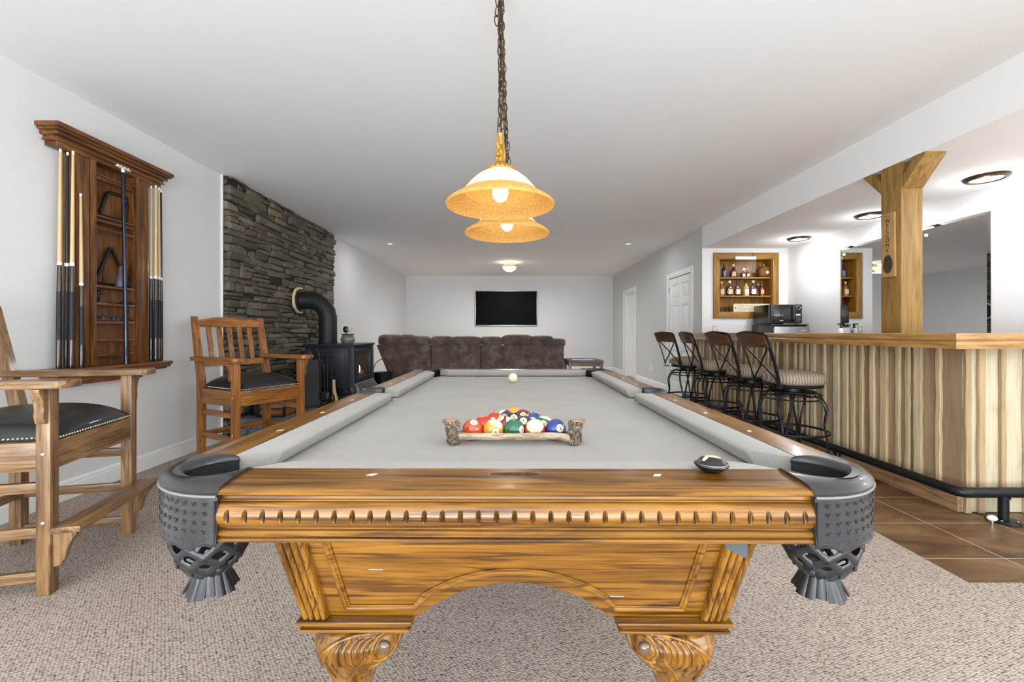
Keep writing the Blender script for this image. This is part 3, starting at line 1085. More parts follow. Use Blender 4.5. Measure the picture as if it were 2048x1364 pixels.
BOT = {}
def bottle(px, zb, w, h, kind, body, cap, label, lc=None, dy=.09, flat=.55, grp=None):
    Y = YN + dy; x = (px - 1019) / F * Y
    r = thing('liquor_bottle', label, 'bottle', (x, Y, zb), group=grp)
    rr = w / 2
    if kind == 'round':
        P = [(0, 0), (rr, 0), (rr * 1.02, .01), (rr, h * .5), (rr * .9, h * .6), (rr * .4, h * .72), (rr * .34, h * .86), (0, h * .86)]
        m = MB(); m.lathe(P, n=24); 
    elif kind == 'flask':
        m = MB(); m.ell((0, 0, h * .34), (rr, rr * .5, h * .34), 3.2); m.lathe([(0, h * .6), (rr * .4, h * .62), (rr * .26, h * .7), (rr * .26, h * .86), (0, h * .86)], n=20)
    else:
        m = MB(); m.box((-rr, -rr * .6, 0), (rr, rr * .6, h * .58), rr * .28, 3); m.lathe([(rr * .6, h * .57), (rr * .35, h * .66), (rr * .26, h * .7), (rr * .26, h * .86), (0, h * .86)], n=20)
    m.build('glass_body', body, r)
    q = MB(); q.lathe([(0, h * .845), (rr * .36, h * .845), (rr * .38, h * .99), (0, h)], n=18); q.build('cap', cap, r)
    if lc:
        q = MB(); k = 1.03 if kind == 'round' else 1.0
        a0, a1 = -pi / 2 - .75, -pi / 2 + .75
        if kind == 'round': q.lathe([(rr * 1.03, h * .14), (rr * 1.03, h * .45)], n=10, a0=a0, a1=a1)
        else: q.box((-rr * .62, -rr * .6 - .002, h * .12), (rr * .62, -rr * .6 + .001, h * .44), .0006)
        q.build('paper_label', lc, r)
    return r


AMB = liquor('amber_spirit', (150, 78, 34)); DRED = liquor('dark_spirit', (66, 22, 14)); NIGHT = liquor('navy_glass', (26, 30, 52)); MAROON = liquor('maroon_spirit', (96, 34, 20)); PALEB = liquor('pale_spirit', (206, 176, 116))
LW = plain('label_white', (230, 226, 214), .6, var=.08, nscale=60); LBL = plain('label_blue', (92, 128, 190), .5, var=.4, nscale=40); LPK = plain('label_pink', (226, 170, 150), .5, var=.2, nscale=60); LCR = plain('label_cream', (214, 196, 160), .6, var=.2, nscale=70)
CW = WHITEI; CB = BLACKP
bottle(1448, ZS_T, .062, .225, 'round', NIGHT, CB, 'dark blue bottle at the left end of the top niche shelf', LBL)
bottle(1466.5, ZS_T, .088, .205, 'square', DRED, CW, 'squat dark bottle with a pink label, second on the top niche shelf', LPK)
bottle(1487, ZS_T, .06, .13, 'square', MAROON, CW, 'short maroon bottle behind the hanging clear panel, left of its pair', LW)
bottle(1495.5, ZS_T, .055, .14, 'square', DRED, CW, 'short dark bottle behind the hanging clear panel, right of its pair', LW)
bottle(1443, ZS_M, .085, .225, 'round', AMB, LCR, 'pale necked amber bottle at the left end of the middle niche shelf', LCR)
bottle(1459, ZS_M, .105, .235, 'flask', DRED, CW, 'broad dark bottle with a white neck, second on the middle niche shelf', LCR)
bottle(1475, ZS_M, .095, .23, 'flask', MAROON, CB, 'maroon shouldered bottle with a black cap on the middle niche shelf', LW)
bottle(1492, ZS_M, .085, .23, 'round', PALEB, CB, 'bottle with a large white label and black cap on the middle niche shelf', LW)
bottle(1506, ZS_M, .105, .24, 'flask', DRED, CW, 'broad dark bottle with a long pale label on the middle niche shelf', LW)
bottle(1516, ZS_M, .07, .20, 'flask', AMB, CW, 'amber flask bottle tucked between two bottles on the middle niche shelf', LCR, dy=.175)
bottle(1523, ZS_M, .075, .215, 'round', MAROON, CB, 'reddish bottle at the right end of the middle niche shelf', LPK)
r = thing('wooden_cask', 'round brown carved wooden cask at the right of the top niche shelf', 'cask', ((1527 - 1019) / F * (YN + .1), YN + .1, ZS_T))
m = MB(); m.ell((0, 0, .088), (.095, .07, .088), 2.4); m.build('body', plain('carved_brown_wood', (120, 74, 34), .7, var=.4, nscale=30, bump=.4), r)
m = MB(); m.cyl((0, 0, .17), (0, 0, .2), .02, r2=.016); m.ell((0, 0, .203), (.02, .02, .008)); m.build('bung', PINE['Z'], r)
m = MB(); m.ell((.02, -.064, .075), (.028, .012, .026)); m.build('pale_boss', LCR, r)
m = MB()
for sx in (-.03, .045): m.ell((sx, -.062, .105), (.01, .008, .01))
m.build('dark_knot', INK, r)
# hanging clear panel with a white header
r = thing('hanging_clear_panel', 'clear hanging panel with a white header strip in front of the top niche shelf', 'panel', ((1491.5 - 1019) / F * (YN - .04), YN - .04, 0))
zt_ = EYE + (665 - 513) / F * (YN - .04); zb_ = EYE + (665 - 546) / F * (YN - .04)
MB().box((-.155, -.004, zt_ - .045), (.155, .004, zt_), .002).build('header_strip', WHITEP, r)
MB().box((-.15, -.001, zb_), (.15, .001, zt_ - .045)).build('clear_sheet', GLASS, r)
m = MB(); m.tube([(.118, .003, zt_ - .005), (.12, .004, zt_ + .03), (.112, .015, zt_ + .045), (.10, .018, zt_ + .05)], .003, n=6); m.build('hook', BLACKM, r)
for k, px in enumerate((1441, 1450, 1460)):
    r = thing('shot_glass', '%s of the small clear glasses on the lowest niche shelf' % ('leftmost', 'middle', 'rightmost')[k], 'glass', ((px - 1019) / F * (YN + .08), YN + .08, ZS_B), group='clear glasses in the niche')
    m = MB(); m.lathe([(0, 0), (.024, 0), (.031, .075), (.028, .075), (.022, .012), (0, .012)], n=20); m.build('tumbler', glass_mat('tumbler_glass', (230, 224, 214)), r)
sg = thing('cream_sign', 'long cream wooden sign with faint lettering on the lowest niche shelf', 'sign', ((1506 - 1019) / F * (YN + .05), YN + .05, ZS_B))
m = MB(); m.box((-.30, -.006, 0), (.30, .006, .125), .004); m.build('board', plain('cream_paint', (226, 212, 180), .6, var=.04), sg)
rs = random.Random(3)
m = MB()
for row in range(2):
    x = -.23
    while x < .23:
        if rs.random() < .14: x += .022; continue
        z0 = .078 - row * .045; h = .026
        m.box((x, -.0075, z0), (x + .003, -.0062, z0 + h))
        if rs.random() < .6: m.box((x, -.0075, z0 + h - .004), (x + .013, -.0062, z0 + h))
        if rs.random() < .5: m.box((x, -.0075, z0), (x + .013, -.0062, z0 + .004))
        if rs.random() < .5: m.box((x + .011, -.0075, z0), (x + .014, -.0062, z0 + h))
        x += .022
m.build('lettering', plain('faded_lettering', (176, 156, 122), .7), sg)
m = MB(); m.ell((-.265, -.007, .06), (.010, .002, .013)); m.build('hanging_hole', INK, sg)

# fridge + microwave
fg = thing('mini_fridge', 'black fridge with a stainless door in the bar corner under the microwave', 'fridge', (3.885, 6.27, 0))
MB().box((-.25, -.22, 0.012), (.25, .25, 1.185), .006).build('cabinet', BLACKP, fg)
MB().box((-.252, -.25, 1.186), (.262, .25, 1.205), .008).build('top_panel', BLACKP, fg)
m = MB(); m.box((-.235, -.275, .74), (.25, -.2205, 1.172), .02, 3); d = m.build('fridge_door', STEEL, fg)
m = MB(); m.box((-.235, -.275, .03), (.25, -.2205, .73), .02, 3); m.build('fridge_door', STEEL, fg)
m = MB()
for k in range(5): m.box((.135 + k * .014, -.2775, 1.112), (.145 + k * .014, -.2752, 1.126), .0008)
m.build('badge', WHITEP, d)
mw = thing('microwave', 'black microwave oven standing on the fridge in the bar corner', 'microwave', (3.85, 6.28, 1.2055))
m = MB(); m.box((-.215, -.2, .012), (.22, .2, .275), .008)
for sx in (-.18, .18):
    for sy in (-.17, .17): m.cyl((sx, sy, 0), (sx, sy, .014), .014)
m.build('casing', BLACKP, mw)
m = MB(); m.box((-.21, -.232, .014), (.105, -.2005, .274), .008); d = m.build('oven_door', BLACKP, mw)
MB().box((-.185, -.2345, .07), (.06, -.2322, .215), .001).build('window', GREYP, d)
m = MB(); m.tube([(.082, -.233, .04), (.088, -.248, .06), (.09, -.25, .15), (.088, -.248, .235), (.082, -.233, .25)], .007, n=10); m.build('handle', BLACKP, d)
m = MB()
for k in range(5): m.box((-.09 + k * .0095, -.2342, .045), (-.083 + k * .0095, -.2322, .056), .0006)
m.build('badge', WHITEP, d)
m = MB(); m.box((.108, -.228, .014), (.22, -.2005, .274), .006); c = m.build('control_panel', BLACKP, mw)
m = MB(); m.tube([(.168 + .026 * cos(a * pi / 12), -.2295, .232 + .026 * sin(a * pi / 12)) for a in range(24)], .0045, n=8, closed=True); m.build('dial_ring', CHROME, c)
m = MB(); m.cyl((.168, -.2285, .232), (.168, -.240, .232), .019); m.build('dial', BLACKP, c)
m = MB()
for k in range(3): m.box((.138 + k * .021, -.2298, .12), (.156 + k * .021, -.2282, .142), .001)
m.build('large_buttons', LW, c)
m = MB()
for i in range(3):
    for j in range(4): m.box((.142 + i * .021, -.2295, .035 + j * .02), (.153 + i * .021, -.2282, .046 + j * .02), .001)
m.build('keypad', plain('keypad_grey', (120, 120, 118), .5), c)
m = MB(); m.box((-.2165, -.195, .02), (-.2155, -.175, .27)); m.build('side_trim', plain('blue_grey_gloss', (104, 128, 150), .2, coat=.5), mw)

def plate(name, label, M, mt=WHITEP, kind='switch'):
    r = thing(name, label, 'light switch' if kind == 'switch' else 'socket', (0, 0, 0)); r.matrix_world = M
    MB().box((-.035, -.006, -.058), (.035, -.0005, .058), .003).build('plate', mt, r)
    if kind == 'switch': MB().box((-.016, -.010, -.033), (.016, -.0062, .033), .002).build('rocker', WHITEP, r)
    else:
        for s in (-1, 1): MB().cyl((0, -.0085, s * .02), (0, -.0062, s * .02), .015).build('outlet_face', WHITEP, r)
    return r


plate('wall_switch', 'almond light switch plate on the white end wall below the niche', Matrix.Translation(((1429 - 1019) / F * YN, YN, 1.09 + 6 / F * YN)), CREAMP)
plate('wall_socket', 'white wall socket low on the grey right wall between the two doors', Matrix.Translation((XR, 8.88, .365)) @ Matrix.Rotation(-pi / 2, 4, 'Z'), WHITEP, 'socket')

# ================================================================ BAR STOOLS
def make_stool(label):
    r = thing('bar_stool', label, 'bar stool', (0, 0, 0), group='four black iron bar stools')
    # local: +x faces the bar, back at -x
    m = MB(); m.ell((0.015, 0, .715), (.208, .212, .064), 2.9, 40, 18); m.build('seat_cushion', ZEBRA, r)
    m = MB(); m.lathe([(0, .645), (.195, .645), (.210, .652), (.212, .662), (.202, .668), (0, .668)], (0.012, 0, 0), n=44); m.build('seat_frame', BLACKM, r)
    m = MB(); m.cyl((0, 0, .60), (0, 0, .646), .09); m.lathe([(0, .60), (.17, .60), (.172, .612), (0, .612)], n=36); m.build('swivel', BLACKM, r)
    m = MB()
    for z in (.585, .552): m.tube([(.205 * cos(a * pi / 20), .205 * sin(a * pi / 20), z) for a in range(40)], .006, n=8, closed=True)
    m.build('upper_rings', BLACKM, r)
    m = MB(); m.tube([(.258 * cos(a * pi / 24), .258 * sin(a * pi / 24), .285) for a in range(48)], .0095, n=10, closed=True); m.build('foot_ring', BLACKM, r)
    for k in range(4):
        a = pi / 4 + k * pi / 2
        m = MB()
        er = Vector((cos(a), sin(a), 0)); et = Vector((-sin(a), cos(a), 0))
        for s in (-1, 1):
            pts = [(.155, .605, .055), (.185, .58, .055), (.205, .55, .052), (.226, .51, .047), (.236, .47, .040), (.232, .42, .031), (.224, .36, .020), (.232, .29, .012), (.242, .22, .009), (.25, .12, .009), (.262, .05, .009), (.28, .012, .009)]
            sm = []
            for i in range(len(pts) - 1):
                for q in range(3):
                    t = q / 3; p0 = pts[max(i - 1, 0)]; p1 = pts[i]; p2 = pts[i + 1]; p3 = pts[min(i + 2, len(pts) - 1)]
                    sm.append([.5 * (2 * p1[j] + (p2[j] - p0[j]) * t + (2 * p0[j] - 5 * p1[j] + 4 * p2[j] - p3[j]) * t * t + (3 * p1[j] - p0[j] - 3 * p2[j] + p3[j]) * t ** 3) for j in range(3)])
            sm.append(list(pts[-1]))
            m.tube([er * p[0] + et * (s * p[2]) + Vector((0, 0, p[1])) for p in sm], .0085, n=8, flat=(1.15, .75))
        m.cyl(er * .281 + Vector((0, 0, 0)), er * .281 + Vector((0, 0, .014)), .016)
        m.build('leg', BLACKM, r)
    # back
    bx = lambda z: -.205 - .005 - .128 * max(0, (z - .66) / .41) ** 1.35
    for s in (-1, 1):
        m = MB()
        P = [Vector((bx(z) + (.06 if z < .66 else 0) * 0, s * (.175 + .025 * (z - .66) / .4), z)) for z in [.652 + .42 * i / 12 for i in range(13)]]
        m.tube([Vector((-.17, s * .15, .654))] + P, .012, n=8, flat=(.55, 1.35), up=(1, 0, 0))
        m.ell((P[-1].x - .006, P[-1].y + s * .004, P[-1].z), (.012, .010, .010))
        m.build('back_post', BLACKM, r)
    m = MB()
    z0, z1 = .69, .985
    for s in (-1, 1):
        P = []
        for i in range(15):
            t = i / 14; z = z1 + (z0 - z1) * t
            y = s * (.10 * cos(pi * t) + .02 * sin(pi * t) * 0 + .07 * (cos(pi * t) ** 3) * .8)
            P.append(Vector((bx(z), y, z)))
        m.tube(P, .007, n=8)
    m.build('back_cross_bars', BLACKM, r)
    m = MB()
    def crest(u, v):
        y = (u - .5) * .395; z = .978 + v * (.098 + .016 * (1 - (2 * u - 1) ** 2)); return (bx(z) - .022 * (1 - (2 * u - 1) ** 2), y, z)
    m.grid(crest, 20, 8, .018); m.build('crest_rail', wood('stool_crest', (40, 20, 8), (74, 40, 16), (104, 62, 28), 'Y', rough=.3, coat=.3), r)
    m = MB(); m.tube([Vector(crest(i / 14, 1.0)) + Vector((-.004, 0, .004)) for i in range(15)], .008, n=8); m.build('crest_edge', BLACKM, r)
    return r


s0 = make_stool('nearest of the four black iron bar stools at the bar')
s0.location = (2.335, 3.60, 0)
for k, (x, y, rz, lb) in enumerate(((2.33, 4.20, 3, 'second nearest of the four black iron bar stools'), (2.33, 4.90, -4, 'third nearest of the four black iron bar stools'), (2.30, 5.62, 12, 'farthest of the four black iron bar stools, beside the closed white door'))):
    c = copy_tree(s0); c.location = (x, y, 0); c.rotation_euler = (0, 0, radians(rz)); c['label'] = lb

# ================================================================ TELEVISION, SOFA, END TABLE
tv = thing('television', 'flat black television with a thin silver bezel on the far wall', 'television', (-.09, YB, 1.765))
MB().box((-.84, -.045, -.46), (.84, -.004, .46), .006).build('back_shell', BLACKP, tv)
m = MB(); W2, H2 = .865, .49
for a, b in (((-W2, -H2), (W2, -H2 + .022)), ((-W2, H2 - .014), (W2, H2)), ((-W2, -H2), (-W2 + .014, H2)), ((W2 - .014, -H2), (W2, H2))):
    m.box((a[0], -.058, a[1]), (b[0], -.0455, b[1]), .002)
m.build('bezel', STEEL, tv)
MB().box((-W2 + .014, -.054, -H2 + .022), (W2 - .014, -.0456, H2 - .014)).build('screen', plain('tv_screen', (5, 5, 6), .4, var=.02, spec=.05), tv)

so = thing('reclining_sofa', 'long dark brown reclining sofa seen from behind, facing the television', 'sofa', (0, 8.0, 0))
def panelp(x0, x1, z1, slant=0.0, lean=.07, tone=SUEDE):
    m = MB()
    b = [(x0 + slant, .06, .05), (x1, .06, .05), (x1, .26, .05), (x0 + slant, .26, .05)]
    t = [(x0, -.02 - lean * .3, z1), (x1, -.02 - lean * .3, z1), (x1, .20, z1), (x0, .20, z1)]
    m.hexa(b, t)
    bmesh.ops.bevel(m.bm, geom=list(m.bm.edges), offset=.018, segments=3, profile=.6, affect='EDGES')
    return m.build('back_panel', tone, so)


def pillow(xs, z0, z1, drop=0.0):
    m = MB()
    for i in range(len(xs) - 1):
        a, b = xs[i], xs[i + 1]
        m.ell(((a + b) / 2, .10, (z0 + z1) / 2 - drop * i), ((b - a) / 2 + .035, .16, (z1 - z0) / 2), 3.8, 32, 18)
    return m.build('head_cushion', SUEDE, so)
panelp(-2.44, -1.46, .865, slant=.30); panelp(-1.43, -.535, .865); panelp(-.52, -.145, .865); panelp(-.13, 1.0, .85)
MB().box((-2.1, .12, .08), (.98, .27, .84), .01).build('inner_back', SUEDE, so)
MB().box((-.145, .0, .1), (-.13, .2, .93), .004).build('seam_piping', SUEDE, so)
pillow([-2.39, -2.0, -1.78], .83, 1.055); pillow([-1.86, -1.5], .83, 1.03)
pillow([-1.42, -1.06, -.55], .84, 1.03, .005); pillow([-.51, -.16], .85, 1.02); pillow([-.11, .40, .78], .835, 1.055, .018); pillow([.74, 1.0], .82, .985)
for a, b in ((-2.10, -1.46), (-1.44, -.535), (-.12, .82)):
    m = MB(); m.ell(((a + b) / 2, .62, .40), ((b - a) / 2, .38, .12), 4.5, 28, 14); m.build('seat_cushion', SUEDE, so)
m = MB(); m.box((-.50, .27, .06), (-.16, 1.0, .55), .04, 3); m.build('centre_console', SUEDE, so)
m = MB(); m.box((.83, .27, .06), (1.0, 1.0, .62), .05, 3); m.build('armrest', SUEDE, so)
m = MB(); m.box((-2.12, .27, .06), (-1.0 + 2.0, .98, .285), .02); m.build('base', SUEDE, so)
m = MB()
for x in (-2.0, -1.45, -.5, .1, .9):
    for y in (.12, .9): m.cyl((x, y, 0), (x, y, .062), .025)
m.build('feet', BLACKP, so)

et = thing('end_table', 'low wooden end table with a blue grey top beside the right end of the sofa', 'table', (1.345, 8.0, 0))
GREYW = wood('blue_grey_wood', (66, 70, 78), (98, 102, 108), (130, 130, 132), 'X', rough=.5)
m = MB()
for a, b in (((-.31, -.36), (.31, -.27)), ((-.31, .27), (.31, .36)), ((-.31, -.269), (-.22, .269)), ((.22, -.269), (.31, .269))): m.box((a[0], a[1], .55), (b[0], b[1], .60), .004)
m.build('top_frame', GREYW, et)
MB().box((-.2195, -.2685, .575), (.2195, .2685, .592)).build('glass_inset', plain('pale_glass_inset', (196, 200, 196), .1, coat=.5), et)
m = MB()
for s in (-1, 1): m.box((-.28, s * .32 - .012, .495), (.28, s * .32 + .012, .549), .002); m.box((s * .28 - .012, -.3, .495), (s * .28 + .012, .3, .549), .002)
m.build('apron', OAKD['X'], et)
for sx in (-1, 1):
    for sy in (-1, 1): MB().box((sx * .275 - .025, sy * .325 - .025, 0), (sx * .275 + .025, sy * .325 + .025, .549), .003).build('leg', OAKD['Z'], et)
m = MB(); m.box((-.25, -.3, .14), (.25, .3, .165), .003); m.build('lower_shelf', OAKD['X'], et)

# ================================================================ STOVE
SYN, SYFa, SXB, SXF = 5.50, 6.30, -2.57, -1.985
st = thing('wood_stove', 'black cast iron wood stove with a glass door standing on the hearth', 'stove', (-2.28, 5.90, HZ))
h = .731; X0, X1, Y0, Y1 = -.27, .275, -.38, .38
m = MB(); m.box((-.325, -.425, h - .03), (.325, .425, h), .010, 3); m.box((-.305, -.405, h - .05), (.305, .405, h - .029), .006); m.build('top_plate', CAST, st)
m = MB(); m.box((X0, Y0, .17), (X1, Y1, h - .05), .012); m.build('firebox', CAST, st)
m = MB()   # raised side panel towards the camera
for a, b, c, d, yy in ((-.20, .19, .24, .62, -.390), (-.165, .155, .275, .585, -.396), (-.125, .115, .315, .545, -.3995)): m.box((a, yy, c), (b, -.3795, d), .003)
m.build('side_panel', CAST, st)
m = MB()
for x, y in ((X0 + .01, Y0 + .0), (X1, Y0), (X1, Y1), (X0 + .01, Y1)):
    m.box((x - .032, y - .032, .15), (x + .032, y + .032, h - .05), .006)
    for q in (-.016, 0, .016):
        m.tube([(x + q, y - .032 if y < 0 else y + .032, .20), (x + q, y - .032 if y < 0 else y + .032, h - .09)], .0055, n=8)
        m.tube([(x + .032, y + q, .20), (x + .032, y + q, h - .09)], .0055, n=8)
m.build('fluted_corners', CAST, st)
m = MB()
for a, b, c, d in ((-.30, .30, .60, .65), (-.30, .30, .24, .285), (-.30, -.25, .28, .61), (.25, .30, .28, .61)): m.box((X1 + .001, a, c), (X1 + .035, b, d), .005)
dr = m.build('fire_door', CAST, st)
MB().box((X1 + .004, -.25, .285), (X1 + .012, .25, .60)).build('door_glass', plain('smoky_brown_glass', (66, 46, 32), .12, var=.5, nscale=8, coat=.6), dr)
m = MB(); m.ell((X1 + .012, -.07, .34), (.012, .10, .035)); m.build('fire_log', plain('charred_orange_log', (128, 74, 46), .8, var=.4, nscale=40), dr)  # dull orange log colour, no emission
m = MB(); m.tube([(X1 + .036, -.275, .45), (X1 + .065, -.28, .45), (X1 + .07, -.28, .43), (X1 + .07, -.28, .36)], .009, n=8); m.build('door_handle', CHROME, dr)
m = MB(); m.hexa([(X1 - .02, -.36, .11), (X1 + .12, -.34, .10), (X1 + .12, .34, .10), (X1 - .02, .36, .11)], [(X1 - .02, -.36, .22), (X1 + .045, -.34, .225), (X1 + .045, .34, .225), (X1 - .02, .36, .22)])
for k in range(22):
    y = -.32 + k * .64 / 21; m.tube([(X1 + .05, y, .215), (X1 + .085, y + .012 * (-1) ** k, .17), (X1 + .122, y, .115)], .008, n=6)
m.build('ash_lip', plain('ornate_ash_lip', (74, 70, 70), .4, metal=.4, var=.4, nscale=80, bump=.4), st)
m = MB(); m.box((-.22, -.30, .06), (.2, .30, .169), .01); m.build('ash_pan_housing', BLACKM, st)
for sx in (X0 + .02, X1 - .01):
    for sy in (Y0 + .02, Y1 - .02):
        m = MB(); ox = .045 if sx > 0 else -.03; oy = .04 if sy > 0 else -.04
        m.tube([(sx, sy, .18), (sx + ox * .6, sy + oy * .6, .12), (sx + ox * .5, sy + oy * .5, .06), (sx + ox, sy + oy, .022), (sx + ox, sy + oy, .0)], [.055, .045, .027, .028, .032], n=12)
        m.build('leg', CAST, st)

sp = thing('stove_pipe', 'thick black stove pipe bending from the stove top into the stone wall', 'stove pipe', (-2.42, 5.80, HZ + h))
zt0 = 1.517 - HZ - h
m = MB()
R = .115
path = [(0, 0, .001), (0, 0, zt0 - .24)]
for k in range(1, 5):
    a = k / 4 * pi / 2
    path.append((-.24 * (1 - cos(a)), 0, zt0 - .24 + .24 * sin(a)))
path.append((-.368, -.02, zt0))
m.tube(path, R, n=36)
m.build('pipe_body', PIPE, sp, smooth=30)
m = MB()
for z, rr in ((.01, .122), (.045, .119), (.13, .119), (.36, .118)): m.tube([(0, 0, z), (0, 0, z + .012)], rr, n=36)
m.build('joint_bands', PIPE, sp)
m = MB(); m.M = Matrix.Translation((-.362, -.02, zt0)) @ Matrix.Rotation(-pi / 2, 4, 'Y')
m.lathe([(.112, -.03), (.150, -.03), (.150, -.005), (.112, -.005)], n=36, closed_prof=True); m.build('wall_collar', PIPE, sp)
m = MB(); m.M = Matrix.Translation((-.362, -.02, zt0)) @ Matrix.Rotation(-pi / 2, 4, 'Y')
rr = random.Random(5)
t = bmesh.new(); n = 40
g = [[t.verts.new(((q + (rr.uniform(-.006, .008) if q > .15 else 0)) * cos(2 * pi * i / n), (q + (rr.uniform(-.006, .008) if q > .15 else 0)) * sin(2 * pi * i / n), z)) for q, z in ((.12, -.004), (.170, -.004), (.172, .022), (.12, .022))] for i in range(n)]
for i in range(n):
    for k in range(4): t.faces.new((g[i][k], g[(i + 1) % n][k], g[(i + 1) % n][(k + 1) % 4], g[i][(k + 1) % 4]))
bmesh.ops.recalc_face_normals(t, faces=t.faces); m._add(t)
m.build('insulation_ring', plain('pale_insulation', (226, 210, 160), .9, var=.1, nscale=40), sp)

pt = thing('stoneware_pot', 'grey glazed stoneware pot with a dark lid and spoon on top of the stove', 'pot', (-2.125, 5.72, HZ + h))
MB().lathe([(0, 0), (.065, 0), (.088, .03), (.092, .06), (.078, .09), (.062, .105), (.078, .115), (.082, .125), (.07, .128), (.055, .110), (0, .1)], n=32).build('pot_body', POTG, pt)
m = MB(); m.lathe([(.079, .114), (.085, .12), (.079, .127)], n=32, closed_prof=True); m.build('dark_rim', BLACKP, pt)
m = MB(); m.ell((-.028, .0, .185), (.036, .012, .042), 2.6, M=None); m.cyl((-.028, 0, .11), (-.028, 0, .16), .01); m.build('lid', BLACKP, pt)
m = MB(); m.tube([(0, 0, .11), (.02, 0, .15), (.045, .0, .185), (.05, 0, .215)], [.006, .005, .004, .003], n=8); m.ell((.008, 0, .135), (.012, .006, .02)); m.build('spoon', CHROME, pt)

# fireplace tools
ft = thing('fire_tool_stand', 'black iron stand of fireplace tools and a shovel in front of the stove', 'fireplace tools', (-2.19, 5.10, HZ))
m = MB()
m.hexa([(-.195, -.14, .004), (-.02, -.02, .004), (-.02, .0, .004), (-.195, -.12, .004)], [(-.195, -.14, .035), (-.02, -.02, .035), (-.02, .0, .035), (-.195, -.12, .035)])
m.build('screen_foot', BLACKM, ft)
m = MB(); 
P = []
for k in range(13):
    a = pi * k / 12; P.append((-.10 - .085 * cos(a), -.07 + .055 * -cos(a) * -1 * -1, .50 + .10 * sin(a)))
m.hexa([(-.185, -.125, .03), (-.02, -.01, .03), (-.02, .0, .03), (-.185, -.115, .03)], [(-.165, -.11, .56), (-.04, -.022, .56), (-.04, -.012, .56), (-.165, -.10, .56)])
m.build('screen_panel', plain('mesh_screen_black', (40, 41, 40), .6, metal=.3, var=.2, nscale=200), ft)
m = MB(); m.tube([(-.185, -.125, .0), (-.175, -.118, .56), (-.15, -.10, .66), (-.10, -.065, .705), (-.05, -.03, .66), (-.03, -.016, .56), (-.015, -.005, .0)], .011, n=8); m.build('arched_frame', BLACKM, ft)
m = MB(); m.cyl((.03, .06, 0), (.03, .06, .014), .12); m.cyl((.03, .06, .012), (.03, .06, .60), .009); m.tube([(.03 + .07 * cos(a * pi / 8), .06 + .07 * sin(a * pi / 8), .585) for a in range(16)], .005, n=6, closed=True); m.ell((.03, .06, .615), .018); m.build('stand', BLACKM, ft)
m = MB(); m.cyl((.03, -.02, .17), (.03, -.02, .46), .007); m.tube([(.03, -.02, .46), (-.005, -.02, .53), (.0, -.02, .56), (.06, -.02, .56), (.065, -.02, .53), (.03, -.02, .46)], .007, n=6)
m.ell((.03, -.02, .13), (.06, .02, .06), 3); m.build('shovel', BLACKM, ft)
m = MB(); m.cyl((.085, .06, .12), (.085, .06, .58), .006); m.ell((.085, .06, .09), (.035, .03, .06)); m.build('hearth_brush', BLACKM, ft)
m = MB(); m.cyl((-.02, .10, .06), (-.02, .10, .58), .006); m.tube([(-.02, .10, .06), (-.05, .10, .05), (-.055, .10, .09)], .006, n=6); m.build('poker', BLACKM, ft)

hd = thing('splitting_stick', 'pale whittled wooden stick standing upright on the hearth beside the tools', 'stick', (-2.185, 5.42, HZ))
m = MB(); m.tube([(.02, 0, 0), (.016, 0, .06), (.002, 0, .13), (-.004, 0, .20), (-.006, 0, .27), (-.004, 0, .29)], [.040, .040, .032, .027, .030, .026], n=14, flat=(1, .7)); m.build('shaft', BARKW, hd)
m = MB(); m.tube([(-.004, 0, .289), (-.002, 0, .33)], [.02, .01], n=10); m.build('dark_tip', BLACKM, hd)

cr = thing('log_carrier', 'low wooden log box with black iron straps on the hearth behind the far chair', 'log box', (-2.475, 4.66, HZ), radians(3))
m = MB(); m.box((-.13, -.15, .0), (.13, -.135, .17), .003); m.box((-.13, .135, 0), (.13, .15, .17), .003); m.box((.117, -.134, 0), (.13, .134, .17), .003); m.box((-.13, -.134, 0), (-.117, .134, .17), .003); m.box((-.116, -.134, 0), (.116, .134, .012)); m.build('wooden_sides', OAKC['X'], cr)
m = MB()
for x in (-.132, .132):
    for y in (-.152, .152): m.box((x - .012, y - .012, 0), (x + .012, y + .012, .185), .002)
for z in (.0, .08, .175): m.box((-.132, -.158, z), (.132, -.1505, z + .010)); m.box((.1305, -.15, z), (.137, .15, z + .010))
m.build('iron_straps', BLACKM, cr)
for k, (x, y, z, rr_) in enumerate(((-.076, 0, .05, .035), (.0, 0, .05, .036), (.076, 0, .05, .035), (-.038, 0, .114, .034), (.040, 0, .114, .034))):
    lg = thing('split_log', ['split log at the bottom left of the log box', 'split log at the bottom middle of the log box', 'split log at the bottom right of the log box', 'split log on top at the left of the log box', 'split log on top at the right of the log box'][k], 'log', (-2.475 + x, 4.66, HZ + z + .002), radians(3), group='split logs in the log box')
    m = MB(); m.tube([(0, -.125, 0), (0, .0, .002), (0, .125, 0)], rr_, n=9); m.build('wood', LOGP, lg)
ap = thing('ash_bucket', 'low black oval ash bucket on the hearth against the stone wall', 'bucket', (-2.70, 4.66, HZ))
m = MB(); m.ell((0, 0, .0), (.115, .19, .0001)); m = MB()
m.tube([(0, 0, 0), (0, 0, .09), (0, 0, .13)], [.064, .070, .073], n=26); m.build('bucket_body', BLACKM, ap)
m = MB(); m.tube([(.073 * cos(a * pi / 10), .073 * sin(a * pi / 10), .131) for a in range(20)], .006, n=6, closed=True); m.build('rim', BLACKM, ap)
hb = thing('coal_hod', 'black metal bucket on the hearth between the stove and the sofa', 'bucket', (-1.93, 6.64, HZ))
m = MB(); m.lathe([(0, 0), (.11, 0), (.15, .26), (.152, .27), (.143, .27), (.105, .012), (0, .012)], n=28); m.build('bucket_body', BLACKM, hb)
